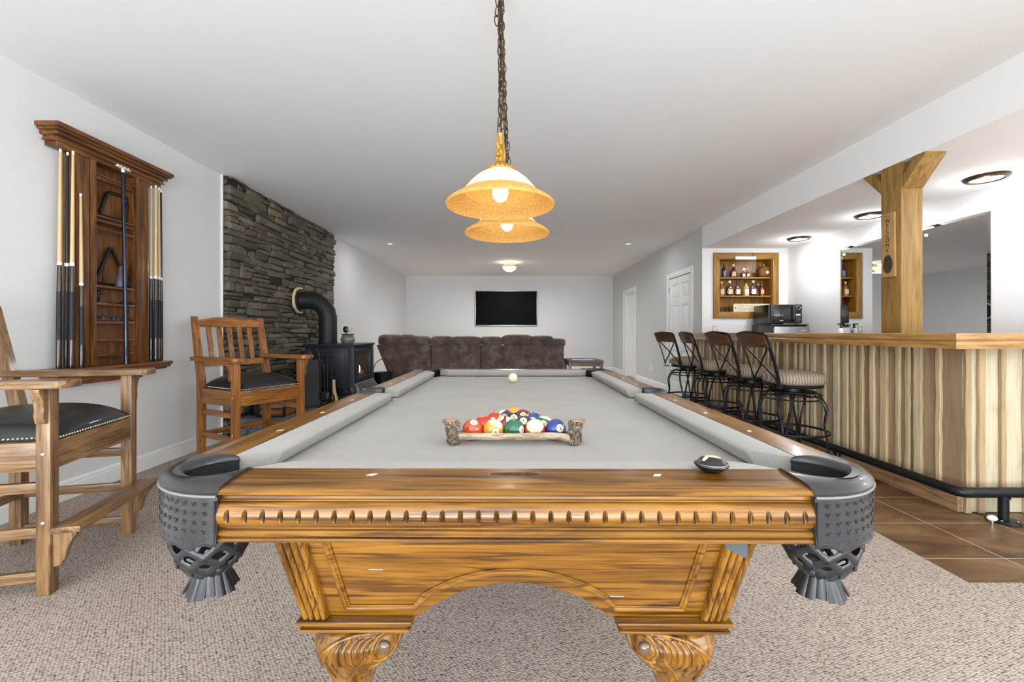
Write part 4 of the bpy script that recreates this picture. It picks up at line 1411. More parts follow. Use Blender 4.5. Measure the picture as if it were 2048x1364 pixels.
m = MB(); m.tube([(.15 * cos(pi * k / 12), 0, .27 + .20 * sin(pi * k / 12)) for k in range(13)], .006, n=6); m.build('bail_handle', BLACKM, hb)

# ================================================================ SPECTATOR CHAIRS
def make_chair(label, OK, group):
    r = thing('spectator_chair', label, 'chair', (0, 0, 0), group=group)
    hx, hy, L = .24, .28, .05      # leg centres
    # legs: front go up to the arms, rear up to the back
    for sy in (-1, 1):
        m = MB(); m.box((hx - L / 2, sy * hy - L / 2, 0), (hx + L / 2, sy * hy + L / 2, .859), .004); lg = m.build('front_leg', OK['Z'], r)
        q = MB()
        for z in (.585, .30): q.ell((hx - .0, sy * (hy + L / 2 + .001), z), (.009, .004, .009), seg=12, rings=8)
        q.build('screw_caps', BRASS, lg)
        m = MB()
        m.hexa([(-hx - L / 2, sy * hy - L / 2, 0), (-hx + L / 2, sy * hy - L / 2, 0), (-hx + L / 2, sy * hy + L / 2, 0), (-hx - L / 2, sy * hy + L / 2, 0)],
               [(-hx - L / 2, sy * hy - L / 2, .70), (-hx + L / 2, sy * hy - L / 2, .70), (-hx + L / 2, sy * hy + L / 2, .70), (-hx - L / 2, sy * hy + L / 2, .70)])
        m.hexa([(-hx - L / 2, sy * hy - L / 2, .7001), (-hx + L / 2, sy * hy - L / 2, .7001), (-hx + L / 2, sy * hy + L / 2, .7001), (-hx - L / 2, sy * hy + L / 2, .7001)],
               [(-hx - L / 2 - .10, sy * hy - .022, 1.225), (-hx + L / 2 - .115, sy * hy - .022, 1.225), (-hx + L / 2 - .115, sy * hy + .022, 1.225), (-hx - L / 2 - .10, sy * hy + .022, 1.225)])
        m.build('rear_leg', OK['Z'], r)
    bxz = lambda z: -hx - .107 * max(0, (z - .7) / .525)
    # aprons
    m = MB(); m.box((hx - .018, -hy + L / 2, .515), (hx + .022, hy - L / 2, .635), .004); m.build('front_apron', OK['Y'], r)
    m = MB(); m.box((-hx - .015, -hy + L / 2, .515), (-hx + .015, hy - L / 2, .635), .004); m.build('rear_apron', OK['Y'], r)
    for sy in (-1, 1):
        m = MB(); m.box((-hx + L / 2, sy * hy - .018, .515), (hx - L / 2, sy * hy + .018, .635), .004); m.build('side_apron', OK['X'], r)
        for z in (.445, .258, .075):
            m = MB(); m.box((-hx + L / 2, sy * hy - .012, z - .021), (hx - L / 2, sy * hy + .012, z + .021), .003); m.build('side_stretcher', OK['X'], r)
        # armrest with rounded front
        P = [(-hx - .06, -.045), (-.02, -.048), (.10, -.055), (hx - .03, -.062), (hx + .078, -.062), (hx + .10, -.045), (hx + .105, 0), (hx + .10, .045), (hx + .078, .06), (hx - .04, .06), (.08, .05), (-hx - .06, .045)]
        m = MB(); m.prism([(x, sy * hy + sy * .012 + y) for x, y in P], .860, .893, 'Z', .006); m.build('armrest', OK['X'], r)
        # bracket under the arm, outside the front leg
        Q = [(0, .859), (.062, .859), (.060, .845), (.036, .81), (.026, .775), (.030, .745), (.020, .715), (0, .712)]
        m = MB()
        if sy > 0: m.prism([(sy * hy + L / 2 + y * .75, z) for y, z in Q], hx - .018, hx + .018, 'X', .003)
        else: m.prism([(sy * hy - L / 2 - y * .75, z) for y, z in Q], hx - .018, hx + .018, 'X', .003)
        m.build('arm_bracket', OK['Z'], r)
        # footrest bracket on the front of the leg
        Q = [(hx + L / 2 + .0005, .254), (hx + L / 2 + .085, .254), (hx + L / 2 + .082, .235), (hx + L / 2 + .062, .21), (hx + L / 2 + .048, .175), (hx + L / 2 + .042, .14), (hx + L / 2 + .025, .115), (hx + L / 2 + .0005, .11)]
        m = MB(); m.prism(Q, sy * hy - .014, sy * hy + .014, 'Y', .003); m.build('footrest_bracket', OK['Z'], r)
    m = MB(); m.box((-hx - .012, -hy + L / 2, .237), (-hx + .012, hy - L / 2, .279), .003); m.build('rear_stretcher', OK['Y'], r)
    m = MB(); m.box((hx + L / 2 + .001, -hy - .035, .255), (hx + L / 2 + .108, hy + .035, .281), .004); m.build('footrest', OK['Y'], r)
    # seat cushion
    m = MB(); 
    def seat(u, v):
        x = (u - .5) * 2; y = (v - .5) * 2
        crown = (max(0, 1 - abs(x) ** 3.2) * max(0, 1 - abs(y) ** 3.2)) ** .5
        return (x * .262, y * .25, .648 + .098 * crown)
    t = bmesh.new()
    n = 24
    g = [[t.verts.new(seat(i / n, j / n)) for j in range(n + 1)] for i in range(n + 1)]
    for i in range(n):
        for j in range(n): t.faces.new((g[i][j], g[i + 1][j], g[i + 1][j + 1], g[i][j + 1]))
    ret = bmesh.ops.extrude_edge_only(t, edges=[e for e in t.edges if e.is_boundary])
    for v in ret['geom']:
        if isinstance(v, bmesh.types.BMVert): v.co.z = .634
    bmesh.ops.recalc_face_normals(t, faces=t.faces); m._add(t)
    m.build('seat_cushion', LEATHER, r)
    m = MB()
    for k in range(30):
        y = -.245 + .49 * k / 29; m.ell((.2635, y, .644), (.004, .0055, .0055), seg=8, rings=6)
    m.build('nailhead_row', BRASS, r)
    for sy in (-1, 1):
        m = MB()
        for k in range(26):
            x = -.2 + .40 * k / 25; m.ell((x, sy * .2515, .644), (.0055, .004, .0055), seg=8, rings=6)
        m.build('nailhead_row', BRASS, r)
    # back: rails and slats
    def rail(z0, z1, bow, name):
        m = MB(); n = 16
        def f(u, v):
            y = (u - .5) * 2 * (hy - .018); z = z0 + (z1 + bow * (1 - (2 * u - 1) ** 2) - z0) * v
            return (bxz(z) - .012 - .022 * (1 - (2 * u - 1) ** 2), y, z)
        m.grid(f, n, 4, .026); m.build(name, OK['Y'], r)
    rail(1.135, 1.19, .032, 'crest_rail'); rail(.80, .848, 0, 'lower_back_rail')
    for k in range(5):
        u = (k + 1) / 6; y = (u - .5) * 2 * (hy - .02)
        o = -.022 * (1 - (2 * u - 1) ** 2)
        m = MB(); m.bar((bxz(.845) + o, y, .845), (bxz(1.14) + o, y, 1.14), .038, .014, up=(1, 0, 0), bev=.002); m.build('back_slat', OK['Z'], r)
    return r


ca = make_chair('wooden spectator armchair nearest the camera at the left edge, black leather seat', OAKD, 'wooden spectator armchairs')
ca.location = (-2.235, 2.035, 0); ca.rotation_euler = (0, 0, radians(14))
cb = make_chair('wooden spectator armchair farther back beside the hearth, black leather seat', OAKC, 'wooden spectator armchairs')
cb.location = (-2.19, 3.71, 0); cb.rotation_euler = (0, 0, radians(-28))

# ================================================================ CUE RACK
ck = thing('cue_rack', 'dark carved wooden wall cue rack with crown moulding and inner shelves', 'cue rack', (XL, 3.11, 0))
D = DARKW
m = MB()
for (o, z0, z1, e) in ((.15, 2.355, 2.385, .46), (.138, 2.34, 2.356, .448), (.120, 2.315, 2.341, .432), (.100, 2.295, 2.316, .412), (.108, 2.285, 2.296, .42), (.088, 2.255, 2.286, .40)):
    m.box((.001, -e, z0), (o, e, z1), .006)
m.build('crown_moulding', D['Y'], ck)
m = MB()
for (o, z0, z1, e) in ((.145, .835, .862, .455), (.135, .815, .836, .445), (.115, .80, .816, .43), (.06, .745, .80, .26)): m.box((.001, -e, z0), (o, e, z1), .006)
m.build('base_shelf', D['Y'], ck)
m = MB(); m.box((.001, -.29, .862), (.016, .29, 2.256)); m.build('back_panel', D['Z'], ck)
for a, b in ((-.295, -.155), (.155, .285)):
    m = MB(); m.box((.0165, a, .863), (.085, b, 2.254), .004)
    c = (a + b) / 2
    m.box((.085, a + .012, .88), (.094, b - .05, 2.25), .004); m.box((.085, b - .04 if a < 0 else a + .004, .863), (.100, b - .002 if a < 0 else a + .03, 2.254), .005)
    m.build('stile', D['Z'], ck)
for z in (1.87, 1.418, 1.295, 1.17, 1.046, .94):
    m = MB(); m.box((.0165, -.1545, z - .018), (.092, .1545, z), .003); m.build('inner_shelf', D['Y'], ck)
m = MB(); m.box((.08, -.1545, 1.885), (.09, .1545, 1.897), .002); m.box((.08, -.1545, 1.80), (.09, .1545, 1.815), .002); m.box((.06, -.1545, 2.14), (.09, .1545, 2.155), .002); m.box((.075, -.1545, 2.17), (.085, .1545, 2.18), .002)
m.build('gallery_rails', D['Y'], ck)

SHAFT = plain('maple_shaft', (206, 178, 128), .35, var=.05, nscale=8, coat=.2)
WRAP = plain('black_irish_linen', (24, 26, 33), .6, var=.15, nscale=150)
FORE = wood('cue_forearm', (28, 16, 10), (60, 36, 20), (100, 64, 34), 'Z', rough=.25, coat=.4)
def cue(x, y, z0, L, label, black=False, lean=(0, 0), n=0):
    r = thing('pool_cue', label, 'pool cue', (x, y, z0), group='pool cues standing in the rack')
    r.rotation_euler = (-lean[1], lean[0], 0)
    sh = SHAFT if not black else BLACKP
    MB().tube([(0, 0, .018), (0, 0, .13 * L)], [.0145, .0142], n=14).build('butt_sleeve', BLACKP if n % 2 else FORE, r)
    MB().tube([(0, 0, 0), (0, 0, .018)], [.0135, .0147], n=14).build('bumper', BLACKP, r)
    MB().tube([(0, 0, .13 * L), (0, 0, .35 * L)], [.0144, .0130], n=14).build('grip_wrap', WRAP, r)
    MB().tube([(0, 0, .35 * L), (0, 0, .47 * L)], [.0130, .0112], n=14).build('forearm', BLACKP if black else FORE, r)
    MB().tube([(0, 0, .47 * L), (0, 0, .485 * L)], [.0118, .0115], n=14).build('joint_collar', WHITEP, r)
    MB().tube([(0, 0, .485 * L), (0, 0, .985 * L)], [.0112, .0065], n=14).build('shaft', sh, r)
    MB().tube([(0, 0, .985 * L), (0, 0, L)], [.0066, .0064], n=12).build('ferrule_tip', WHITEP, r)
cue(-2.835, 2.735, .863, 1.385, 'pale shafted cue at the far left of the rack', lean=(0, .008))
cue(-2.84, 2.785, .863, 1.385, 'black cue second from the left in the rack', black=True, lean=(0, .008), n=1)
cue(-2.785, 2.765, .863, 1.385, 'pale shafted cue third from the left in the rack', lean=(0, .008))
cue(-2.775, 2.822, .863, 1.13, 'shorter pale cue fourth from the left in front of the left stile', lean=(-.012, .006), n=1)
cue(-2.83, 3.435, .863, 1.385, 'pale cue nearest the right stile of the rack', n=1)
cue(-2.785, 3.425, .863, 1.385, 'pale cue second to the right of the right stile')
cue(-2.80, 3.475, .863, 1.385, 'pale cue third to the right of the right stile')
cue(-2.82, 3.52, .863, 1.38, 'black cue at the far right end of the rack', black=True, n=1)
br = thing('bridge_stick', 'blue black bridge stick with a white head standing in the middle of the rack', 'bridge stick', (-2.760, 3.135, .863))
br.rotation_euler = (radians(1.2), 0, 0)
MB().tube([(0, 0, 0), (0, 0, 1.37)], [.0145, .0105], n=16).build('shaft', NAVY, br)
m = MB(); m.cyl((0, 0, 1.37), (0, 0, 1.395), .010); m.bar((0, -.045, 1.405), (0, .05, 1.395), .03, .006); 
for k in range(4): m.box((-.003, -.045 + k * .028, 1.40), (.003, -.035 + k * .028, 1.415))
m.build('bridge_head', WHITEI, br)

RUBBER = plain('black_brown_rack', (26, 18, 14), .35, var=.2, coat=.3)
def rounded_loop(pts, r=.03, n=5):
    out = []
    N = len(pts)
    for i in range(N):
        p0 = Vector(pts[i - 1]); p = Vector(pts[i]); p1 = Vector(pts[(i + 1) % N])
        a = p + (p0 - p).normalized() * r; b = p + (p1 - p).normalized() * r
        for k in range(n + 1):
            t = k / n; out.append((1 - t) ** 2 * a + 2 * t * (1 - t) * p + t * t * b)
    return out
dk = thing('diamond_rack', 'dark diamond shaped ball rack leaning on the upper shelf of the cue rack', 'ball rack', (-2.866, 3.155, 1.898))
m = MB(); m.tube(rounded_loop([(.016, -.135, .012), (.016, .045, .012), (-.004, .13, .20), (-.004, -.05, .20)], .035), .0115, n=8, closed=True, flat=(1.0, 1.1), up=(1, 0, 0)); m.build('frame', RUBBER, dk)
tk = thing('triangle_rack', 'dark triangular ball rack standing on the middle shelf of the cue rack', 'ball rack', (-2.868, 3.135, 1.419))
m = MB(); m.tube(rounded_loop([(.012, -.145, .012), (.012, .135, .012), (-.004, -.005, .29)], .03), .0105, n=8, closed=True, flat=(1.0, 1.2), up=(1, 0, 0)); m.build('frame', RUBBER, tk)
cn = thing('talc_cone', 'grey cone shaped hand chalk holder in front of the triangular rack', 'cone', (-2.813, 3.15, 1.419))
MB().lathe([(0, 0), (.033, 0), (.035, .02), (.031, .05), (.020, .095), (.014, .135), (.012, .15), (0, .152)], n=24).build('cone', plain('grey_chalk_cone', (72, 72, 78), .5, var=.15, nscale=14), cn)
bs = thing('table_brush', 'dark table brush at the left end of the third inner shelf', 'brush', (-2.845, 2.985, 1.296))
m = MB(); m.ell((0, 0, .045), (.024, .026, .045), 3); m.build('bristle_block', BLACKP, bs)
m = MB(); m.ell((0, .03, .07), (.014, .02, .018)); m.build('knob', BLACKP, bs)
gl = thing('cue_glove', 'small dark folded glove at the right end of the third inner shelf', 'glove', (-2.835, 3.22, 1.296))
m = MB(); m.ell((0, 0, .012), (.028, .04, .011), 2.6); m.ell((.006, -.03, .010), (.012, .022, .009)); m.build('folded_fabric', WRAP, gl)
cl = thing('dust_cloth', 'crumpled dark grey cloth lying along the fourth inner shelf', 'cloth', (-2.84, 3.10, 1.171))
rc = random.Random(9); m = MB()
def crum(u, v):
    x = (u - .5) * .06; y = (v - .5) * .27
    return (x, y, .004 + .045 * (1 - (2 * u - 1) ** 2) * (1 - (2 * v - 1) ** 4) * (.55 + .45 * sin(v * 31 + u * 5) * cos(v * 13)))
m.grid(crum, 12, 60); m.build('folded_fabric', BRAIN, cl)

# ================================================================ POOL TABLE
PT = thing('pool_table', 'large oak pool table with grey cloth, leather pockets and carved scroll legs', 'pool table', (.016, 1.887, 0), -.0065)
HXO, HYO = .67, 1.184          # outer half size
WI_X, WI_Y = .58, 1.075        # inner edge of the wood
NO_X, NO_Y = .508, 1.016       # cushion noses
BEDZ = .794
# bed with pocket cut-outs
def arc(cx, cy, r, a0, a1, n=10): return [(cx + r * cos(a0 + (a1 - a0) * i / n), cy + r * sin(a0 + (a1 - a0) * i / n)) for i in range(n + 1)]
bx_, by_ = .578, 1.073
P = []
P += arc(.567, 1.062, .078, pi * 1.5 + .14, pi * .999 + 0 - .14 + 0, 10) if False else []
def corner_cut(sx, sy):
    c = (sx * .562, sy * 1.057); r = .074
    # intersections with the bed outline
    pts = []
    for i in range(11):
        a = math.atan2(-sy, -sx) + (i / 10 - .5) * (pi / 2 + .44)
        pts.append((c[0] + r * cos(a), c[1] + r * sin(a)))
    return pts
q = corner_cut(1, 1); q = q[::-1] if q[0][1] > q[-1][1] else q
P = corner_cut(1, -1)
if P[0][1] > P[-1][1]: P = P[::-1]
q1 = P                                                    # from bottom edge up to right edge
side = [(.578, -.067)] + arc(.590, 0, .068, pi * 1.5 - .1, pi / 2 + .1, 10) + [(.578, .067)]
q2 = corner_cut(1, 1)
if q2[0][0] < q2[-1][0]: q2 = q2[::-1]
right = q1 + side + q2
left = [(-x, -y) for x, y in right]
m = MB(); m.prism(right + left, BEDZ - .03, BEDZ, 'Z'); m.build('playing_cloth', FELT, PT)
m = MB(); m.box((-.54, -1.03, .735), (.54, 1.03, .7635)); m.build('slate_frame', OAK['Y'], PT)

# top rail profile: u = distance outwards from the inner wood edge, z
RP = [(0, .80), (0, .836), (.056, .8362), (.074, .8356), (.088, .8342), (.098, .8338), (.105, .8325), (.109, .8290), (.108, .8258), (.102, .8240), (.096, .8225), (.0935, .819), (.0945, .8155), (.098, .8140), (.098, .8125), (.04, .8125), (.04, .80)]
def smoothroll(z0, z1, u0, bul, n=10): return [(u0 + bul * sin(pi * i / n) ** .7, z0 + (z1 - z0) * i / n) for i in range(n + 1)]
AP = [(.05, .8120), (.095, .8120), (.100, .8105)] + smoothroll(.8095, .7690, .098, .010) + [(.094, .7672), (.095, .7655), (.100, .7640), (.1035, .7605), (.1025, .7570), (.098, .7555), (.098, .7540), (.103, .7525), (.105, .7500), (.103, .7465), (.098, .7440), (.05, .7440)]
for sy in (-1, 1):
    m = MB(); m.prism([(sy * (WI_Y + u), z) for u, z in RP], -.492, .492, 'X'); rl = m.build('end_rail', OAK['X'], PT, smooth=32)
    m = MB(); m.prism([(sy * (WI_Y + u), z) for u, z in AP], -.486, .486, 'X'); ap_ = m.build('end_apron', OAK['X'], PT, smooth=32)
    if sy < 0:
        cut = MB()
        for k in range(33):
            x = (k - 16) * .0293
            cut.ell((x, -(WI_Y + .1085), .7895), (.0048, .0055, .0150), seg=16, rings=12)
        co = cut.build('cut', OAK['X'])
        md = ap_.modifiers.new('b', 'BOOLEAN'); md.object = co; md.operation = 'DIFFERENCE'; md.solver = 'EXACT'
        co.parent = PT
        dg = bpy.context.evaluated_depsgraph_get(); dg.update()
        me = bpy.data.meshes.new_from_object(ap_.evaluated_get(dg))
        ap_.modifiers.clear(); ap_.data = me; me.name = 'end_apron'
        bpy.data.objects.remove(co)
        b2 = bmesh.new(); b2.from_mesh(me)
        for e in b2.edges:
            if len(e.link_faces) == 2: e.smooth = e.calc_face_angle(0) < radians(22)
        b2.to_mesh(me); b2.free()
        NOTCH = wood('dark_notch_oak', (34, 18, 8), (56, 32, 14), (76, 46, 22), 'Z')
        for k in range(33):
            x = (k - 16) * .0293
            MB().ell((x, -(WI_Y + .1035), .7895), (.0019, .0030, .0135), seg=8, rings=8).build('carved_bead', NOTCH, ap_)
for sx in (-1, 1):
    for s in (-1, 1):
        a, b = (.068, 1.01) if s > 0 else (-1.01, -.068)
        m = MB(); m.prism([(sx * (WI_X + u * .825), z) for u, z in RP], a, b, 'Y'); m.build('side_rail', OAK['Y'], PT, smooth=32)
    m = MB(); m.prism([(sx * (WI_X + u * .825), z) for u, z in AP], -1.0, 1.0, 'Y'); m.build('side_apron', OAK['Y'], PT, smooth=32)


def cushion(axis, s, a, b, fa, fb, wi, no):
    """cushion along axis on side s from nose end a to b; fa/fb how far the back runs beyond the nose"""
    w = abs(wi - no)
    prof = [(0, .8358, 1), (w * .55, .8362, .55 * 0 + .45), (w * .90, .8345, .10), (w, .8300, 0), (w, .8240, 0), (w * .84, .800, .12), (0, .798, 1)]
    t = bmesh.new(); R = []
    for e, f, sg_ in ((a, fa, -1), (b, fb, 1)):
        ring = []
        for u, z, k in prof:
            off = wi - u; al = e + sg_ * f * (1 - u / w)
            ring.append(t.verts.new((al, s * off, z) if axis == 'X' else (s * off, al, z)))
        R.append(ring)
    t.faces.new(R[0]); t.faces.new(R[1][::-1])
    for i in range(len(prof)):
        j = (i + 1) % len(prof); t.faces.new((R[0][i], R[0][j], R[1][j], R[1][i]))
    bmesh.ops.recalc_face_normals(t, faces=t.faces)
    bmesh.ops.bevel(t, geom=[e for e in t.edges if e.calc_face_angle(0) > radians(28)], offset=.0025, segments=2, profile=.6, affect='EDGES')
    m = MB(); m._add(t); m.build('cushion', FELT, PT)


for s in (-1, 1):
    cushion('X', s, -NO_X + .078, NO_X - .078, .066, .066, WI_Y - .0005, NO_Y)
    cushion('Y', s, -NO_Y + .078, -.062, .066, -.004, WI_X - .0005, NO_X)
    cushion('Y', s, .062, NO_Y - .078, -.004, .066, WI_X - .0005, NO_X)

# sights and engraved scroll
SIGHT = plain('pearl_sights', (236, 226, 208), .3)
for sy in (-1, 1):
    m = MB()
    for x in (-.254, .254) if sy < 0 else (-.254, 0, .254):
        y = sy * 1.112
        m.prism([(x - .009, y - .005), (x + .003, y - .005), (x + .009, y + .005), (x - .003, y + .005)], .8361, .8368, 'Z')
    m.build('sight_inlays', SIGHT, PT)
for sx in (-1, 1):
    m = MB()
    for y in (-.762, -.508, -.254, .254, .508, .762):
        x = sx * .606; m.prism([(x - .005, y - .009), (x + .005, y - .003), (x + .005, y + .009), (x - .005, y + .003)], .8361, .8368, 'Z')
    m.build('sight_inlays', SIGHT, PT)
m = MB()
ry = -1.106
for s in (-1, 1):
    P = [(x, ry + s * (.0055 * (1 - (abs(x) / .042) ** 4) ) + .0012 * sin(x * 300 * s), .8368) for x in [(-.042 + .084 * i / 40) for i in range(41)]]
    m.tube(P, .00055, n=5)
P = [(-.030 + .062 * i / 90, ry + .0026 * sin(i * .9) * (.5 + .5 * sin(i * .23) ** 2), .8368) for i in range(91)]
m.tube(P, .0005, n=5)
for x in (-.010, .002, .02): m.tube([(x, ry - .006, .8368), (x + .004, ry + .007, .8368)], .0005, n=5)
m.build('engraved_signature', plain('burnt_engraving', (70, 42, 18), .6), PT)

# cabinet
zt, zb = .7438, .5286
yt, yb_, xt, xb = 1.104, 1.025, .435, .412
def YZ(z): return yb_ + (yt - yb_) * (z - zb) / (zt - zb)
def XZ(z): return xb + (xt - xb) * (z - zb) / (zt - zb)
AR, AZ = .186, .612
ah = AZ - zb; Rr = (AR ** 2 + ah ** 2) / (2 * ah); cz = AZ - Rr
for sy in (-1, 1):
    m = MB(); t = bmesh.new()
    out = [(-XZ(zt), zt), (-XZ(zb), zb), (-AR, zb)]
    n = 24
    a0 = math.asin(AR / Rr)
    out += [(Rr * sin(-a0 + 2 * a0 * i / n), cz + Rr * cos(-a0 + 2 * a0 * i / n)) for i in range(1, n)]
    out += [(AR, zb), (XZ(zb), zb), (XZ(zt), zt)]
    F1 = [t.verts.new((x, sy * YZ(z), z)) for x, z in out]; F2 = [t.verts.new((x, sy * (YZ(z) - .025), z)) for x, z in out]
    t.faces.new(F1); t.faces.new(F2[::-1])
    for i in range(len(out)): t.faces.new((F1[i], F1[(i + 1) % len(out)], F2[(i + 1) % len(out)], F2[i]))
    bmesh.ops.recalc_face_normals(t, faces=t.faces); m._add(t)
    pn = m.build('end_panel', OAK['X'], PT, smooth=20)
    # raised mould outline
    m = MB()
    def pp(x, z, o=.002): return Vector((x, sy * (YZ(z) + o), z))
    for dd, rr_ in ((0, .0055), (.0065, .0028)):
        ml = []
        ml += [pp(-.352 + dd, zt - .002), pp(-.330 + dd, .548 + dd), pp(-.197 , .548 + dd)]
        Rm = Rr + .026 + dd; a1 = math.asin(min(.999, .190 / Rm))
        for i in range(1, 24):
            a = -a1 + 2 * a1 * i / 24
            z = cz + Rm * cos(a)
            if z > .549 + dd: ml.append(pp(Rm * sin(a), z))
        ml += [pp(.197, .548 + dd), pp(.330 - dd, .548 + dd), pp(.352 - dd, zt - .002)]
        m.tube(ml, rr_, n=10, flat=(1, .7), up=(0, sy, 0))
    m.build('panel_moulding', OAK['X'], pn)
    for s in (-1, 1):
        m = MB()
        def q_(f, z, o): return Vector((s * (XZ(z) - f), sy * (YZ(z) + o), z))
        m.hexa([q_(.046, zb, .0), q_(-.004, zb, .0), q_(-.004, zb, .010), q_(.046, zb, .010)], [q_(.052, zt, .0), q_(-.004, zt, .0), q_(-.004, zt, .010), q_(.052, zt, .010)])
        for f in (.004, .016, .028, .040): m.tube([q_(f, zb + .003, .010), q_(f * 1.12, zt - .003, .010)], .0058, n=10)
        m.build('reeded_pilaster', OAK['Z'], PT)
for sx in (-1, 1):
    m = MB()
    q = [(y, z) for y, z in ((-YZ(zb) + .0255, zb), (YZ(zb) - .0255, zb), (YZ(zt) - .0255, zt), (-YZ(zt) + .0255, zt))]
    t = bmesh.new()
    F1 = [t.verts.new((sx * XZ(z), y, z)) for y, z in q]; F2 = [t.verts.new((sx * (XZ(z) - .022), y, z)) for y, z in q]
    t.faces.new(F1); t.faces.new(F2[::-1])
    for i in range(4): t.faces.new((F1[i], F1[(i + 1) % 4], F2[(i + 1) % 4], F2[i]))
    bmesh.ops.recalc_face_normals(t, faces=t.faces); m._add(t); m.build('side_panel', OAK['Y'], PT)
m = MB()
for z, x0, x1 in ((.642, -.275, -.248), (.579, .185, .212)):
    m.tube([(x0, -(YZ(z) + .0006), z), (x1, -(YZ(z) + .0006), z)], .0007, n=6)
m.build('staples', CHROME, PT)
m = MB(); t = bmesh.new(); vs = [t.verts.new(p) for p in ((.352, -1.118, .7432), (.412, -1.122, .7432), (.404, -1.128, .697), (.372, -1.126, .712))]; t.faces.new(vs)
bmesh.ops.solidify(t, geom=list(t.faces), thickness=.0012); m._add(t); m.build('cloth_flap', DUCT, PT)

# legs
def leg(sx, sy):
    """sx, sy signs; local frame in the +,- quadrant then mirrored"""
    MM = Matrix.Diagonal((sx, sy, 1, 1))
    cap = MB(); cap.M = MM
    for (o, z0, z1) in ((.0, .5190, .5270), (-.004, .5165, .5192), (-.011, .5090, .5167), (-.004, .5030, .5092), (-.012, .4990, .5032)):
        cap.box((.200 - o, .845 - o, z0), (.425 + o, 1.045 + o, z1), .0025)
    bmesh.ops.recalc_face_normals(cap.bm, faces=cap.bm.faces)
    cp = cap.build('leg_cap', OAK['X'], PT)
    secs = [(.499, .318, .080, .945, .080), (.488, .320, .086, .948, .088), (.470, .322, .090, .952, .094), (.448, .322, .088, .952, .092), (.425, .328, .076, .948, .080), (.405, .336, .062, .944, .064),
            (.36, .348, .046, .936, .048), (.30, .356, .038, .93, .040), (.22, .36, .033, .926, .035), (.15, .36, .034, .926, .036), (.10, .362, .042, .932, .046), (.06, .362, .056, .94, .060), (.025, .362, .060, .942, .064), (.0, .362, .054, .942, .058)]
    m = MB(); m.M = MM
    t = bmesh.new(); n = 36; G = []
    # refine sections
    ss = []
    for i in range(len(secs) - 1):
        for k in range(4):
            f = k / 4; f2 = f * f * (3 - 2 * f)
            ss.append([secs[i][j] * (1 - (f if j == 0 else f2)) + secs[i + 1][j] * (f if j == 0 else f2) for j in range(5)])
    ss.append(list(secs[-1]))
    for z, xc, rx, yc, ry in ss:
        e = 2.9 if z > .4 else 2.3
        ring = []
        for k in range(n):
            a = 2 * pi * k / n; c, s_ = cos(a), sin(a); q = (abs(c) ** e + abs(s_) ** e) ** (1 / e)
            ring.append(t.verts.new((xc + rx * c / q, yc + ry * s_ / q, z)))
        G.append(ring)
    t.faces.new(G[0]); t.faces.new(G[-1][::-1])
    for i in range(len(G) - 1):
        for k in range(n): t.faces.new((G[i][k], G[i][(k + 1) % n], G[i + 1][(k + 1) % n], G[i + 1][k]))
    bmesh.ops.recalc_face_normals(t, faces=t.faces); m._add(t)
    bmesh.ops.recalc_face_normals(m.bm, faces=m.bm.faces)
    lg = m.build('leg', OAK['Z'], PT, smooth=60)
    def front(x, z):       # y of the leg's outer face at x, z
        S = sorted(ss, key=lambda q: abs(q[0] - z))[:1][0]
        # interpolate
        for i in range(len(ss) - 1):
            if ss[i][0] >= z >= ss[i + 1][0]:
                f = (ss[i][0] - z) / max(1e-6, ss[i][0] - ss[i + 1][0]); S = [ss[i][j] * (1 - f) + ss[i + 1][j] * f for j in range(5)]; break
        d = min(.97, abs((x - S[1]) / S[2])); return S[3] + S[4] * (1 - d ** 2.9) ** (1 / 2.9)
    c = MB(); c.M = MM
    def stroke(pts, r, fl=(1, .9)):
        P = [Vector((x, front(x, z) + .0005, z)) for x, z in pts]
        rr_ = [r * (.35 + .65 * sin(pi * (.08 + .84 * i / (len(P) - 1)))) for i in range(len(P))]
        c.tube(P, rr_, n=8, flat=fl, up=(0, 1, 0))
    def bez(p0, p1, p2, n=12): return [((1 - t) ** 2 * p0[0] + 2 * t * (1 - t) * p1[0] + t * t * p2[0], (1 - t) ** 2 * p0[1] + 2 * t * (1 - t) * p1[1] + t * t * p2[1]) for t in [i / n for i in range(n + 1)]]
    # fanned leaf ribs (x grows outwards)
    for i, (x0, z0, x1, z1, bxx, bzz) in enumerate(((.268, .484, .286, .462, .286, .482), (.280, .487, .296, .455, .300, .482), (.293, .488, .305, .447, .315, .480), (.306, .488, .313, .437, .330, .476),
                                                   (.320, .487, .321, .424, .346, .470), (.335, .484, .330, .408, .362, .462))):
        stroke(bez((x0, z0), (bxx, bzz), (x1, z1)), .0052)
        stroke(bez((x0 + .005, z0 + .001), (bxx + .006, bzz), (x1 + .004, z1 - .002)), .0022)
    stroke(bez((.262, .492), (.36, .503), (.386, .44), 18) + bez((.386, .44), (.392, .42), (.372, .37), 8)[1:], .0055)
    stroke(bez((.350, .478), (.378, .462), (.376, .41)), .004); stroke(bez((.342, .468), (.366, .45), (.362, .40)), .0035)
    stroke(bez((.286, .460), (.312, .43), (.338, .372)), .004)
    # scroll round the eye
    for r0, rr_ in ((.0215, .0048), (.0155, .0022)):
        stroke([(.256 + r0 * cos(a), .470 + r0 * 1.05 * sin(a)) for a in [(-.9 + 5.2 * i / 22) for i in range(23)]], rr_)
    stroke(bez((.276, .452), (.262, .436), (.243, .452)), .005); stroke(bez((.243, .452), (.268, .425), (.300, .415)), .0045); stroke(bez((.262, .428), (.285, .410), (.302, .372)), .004)
    bmesh.ops.recalc_face_normals(c.bm, faces=c.bm.faces)
    c.build('carved_leaf', OAK['Z'], lg, smooth=60)
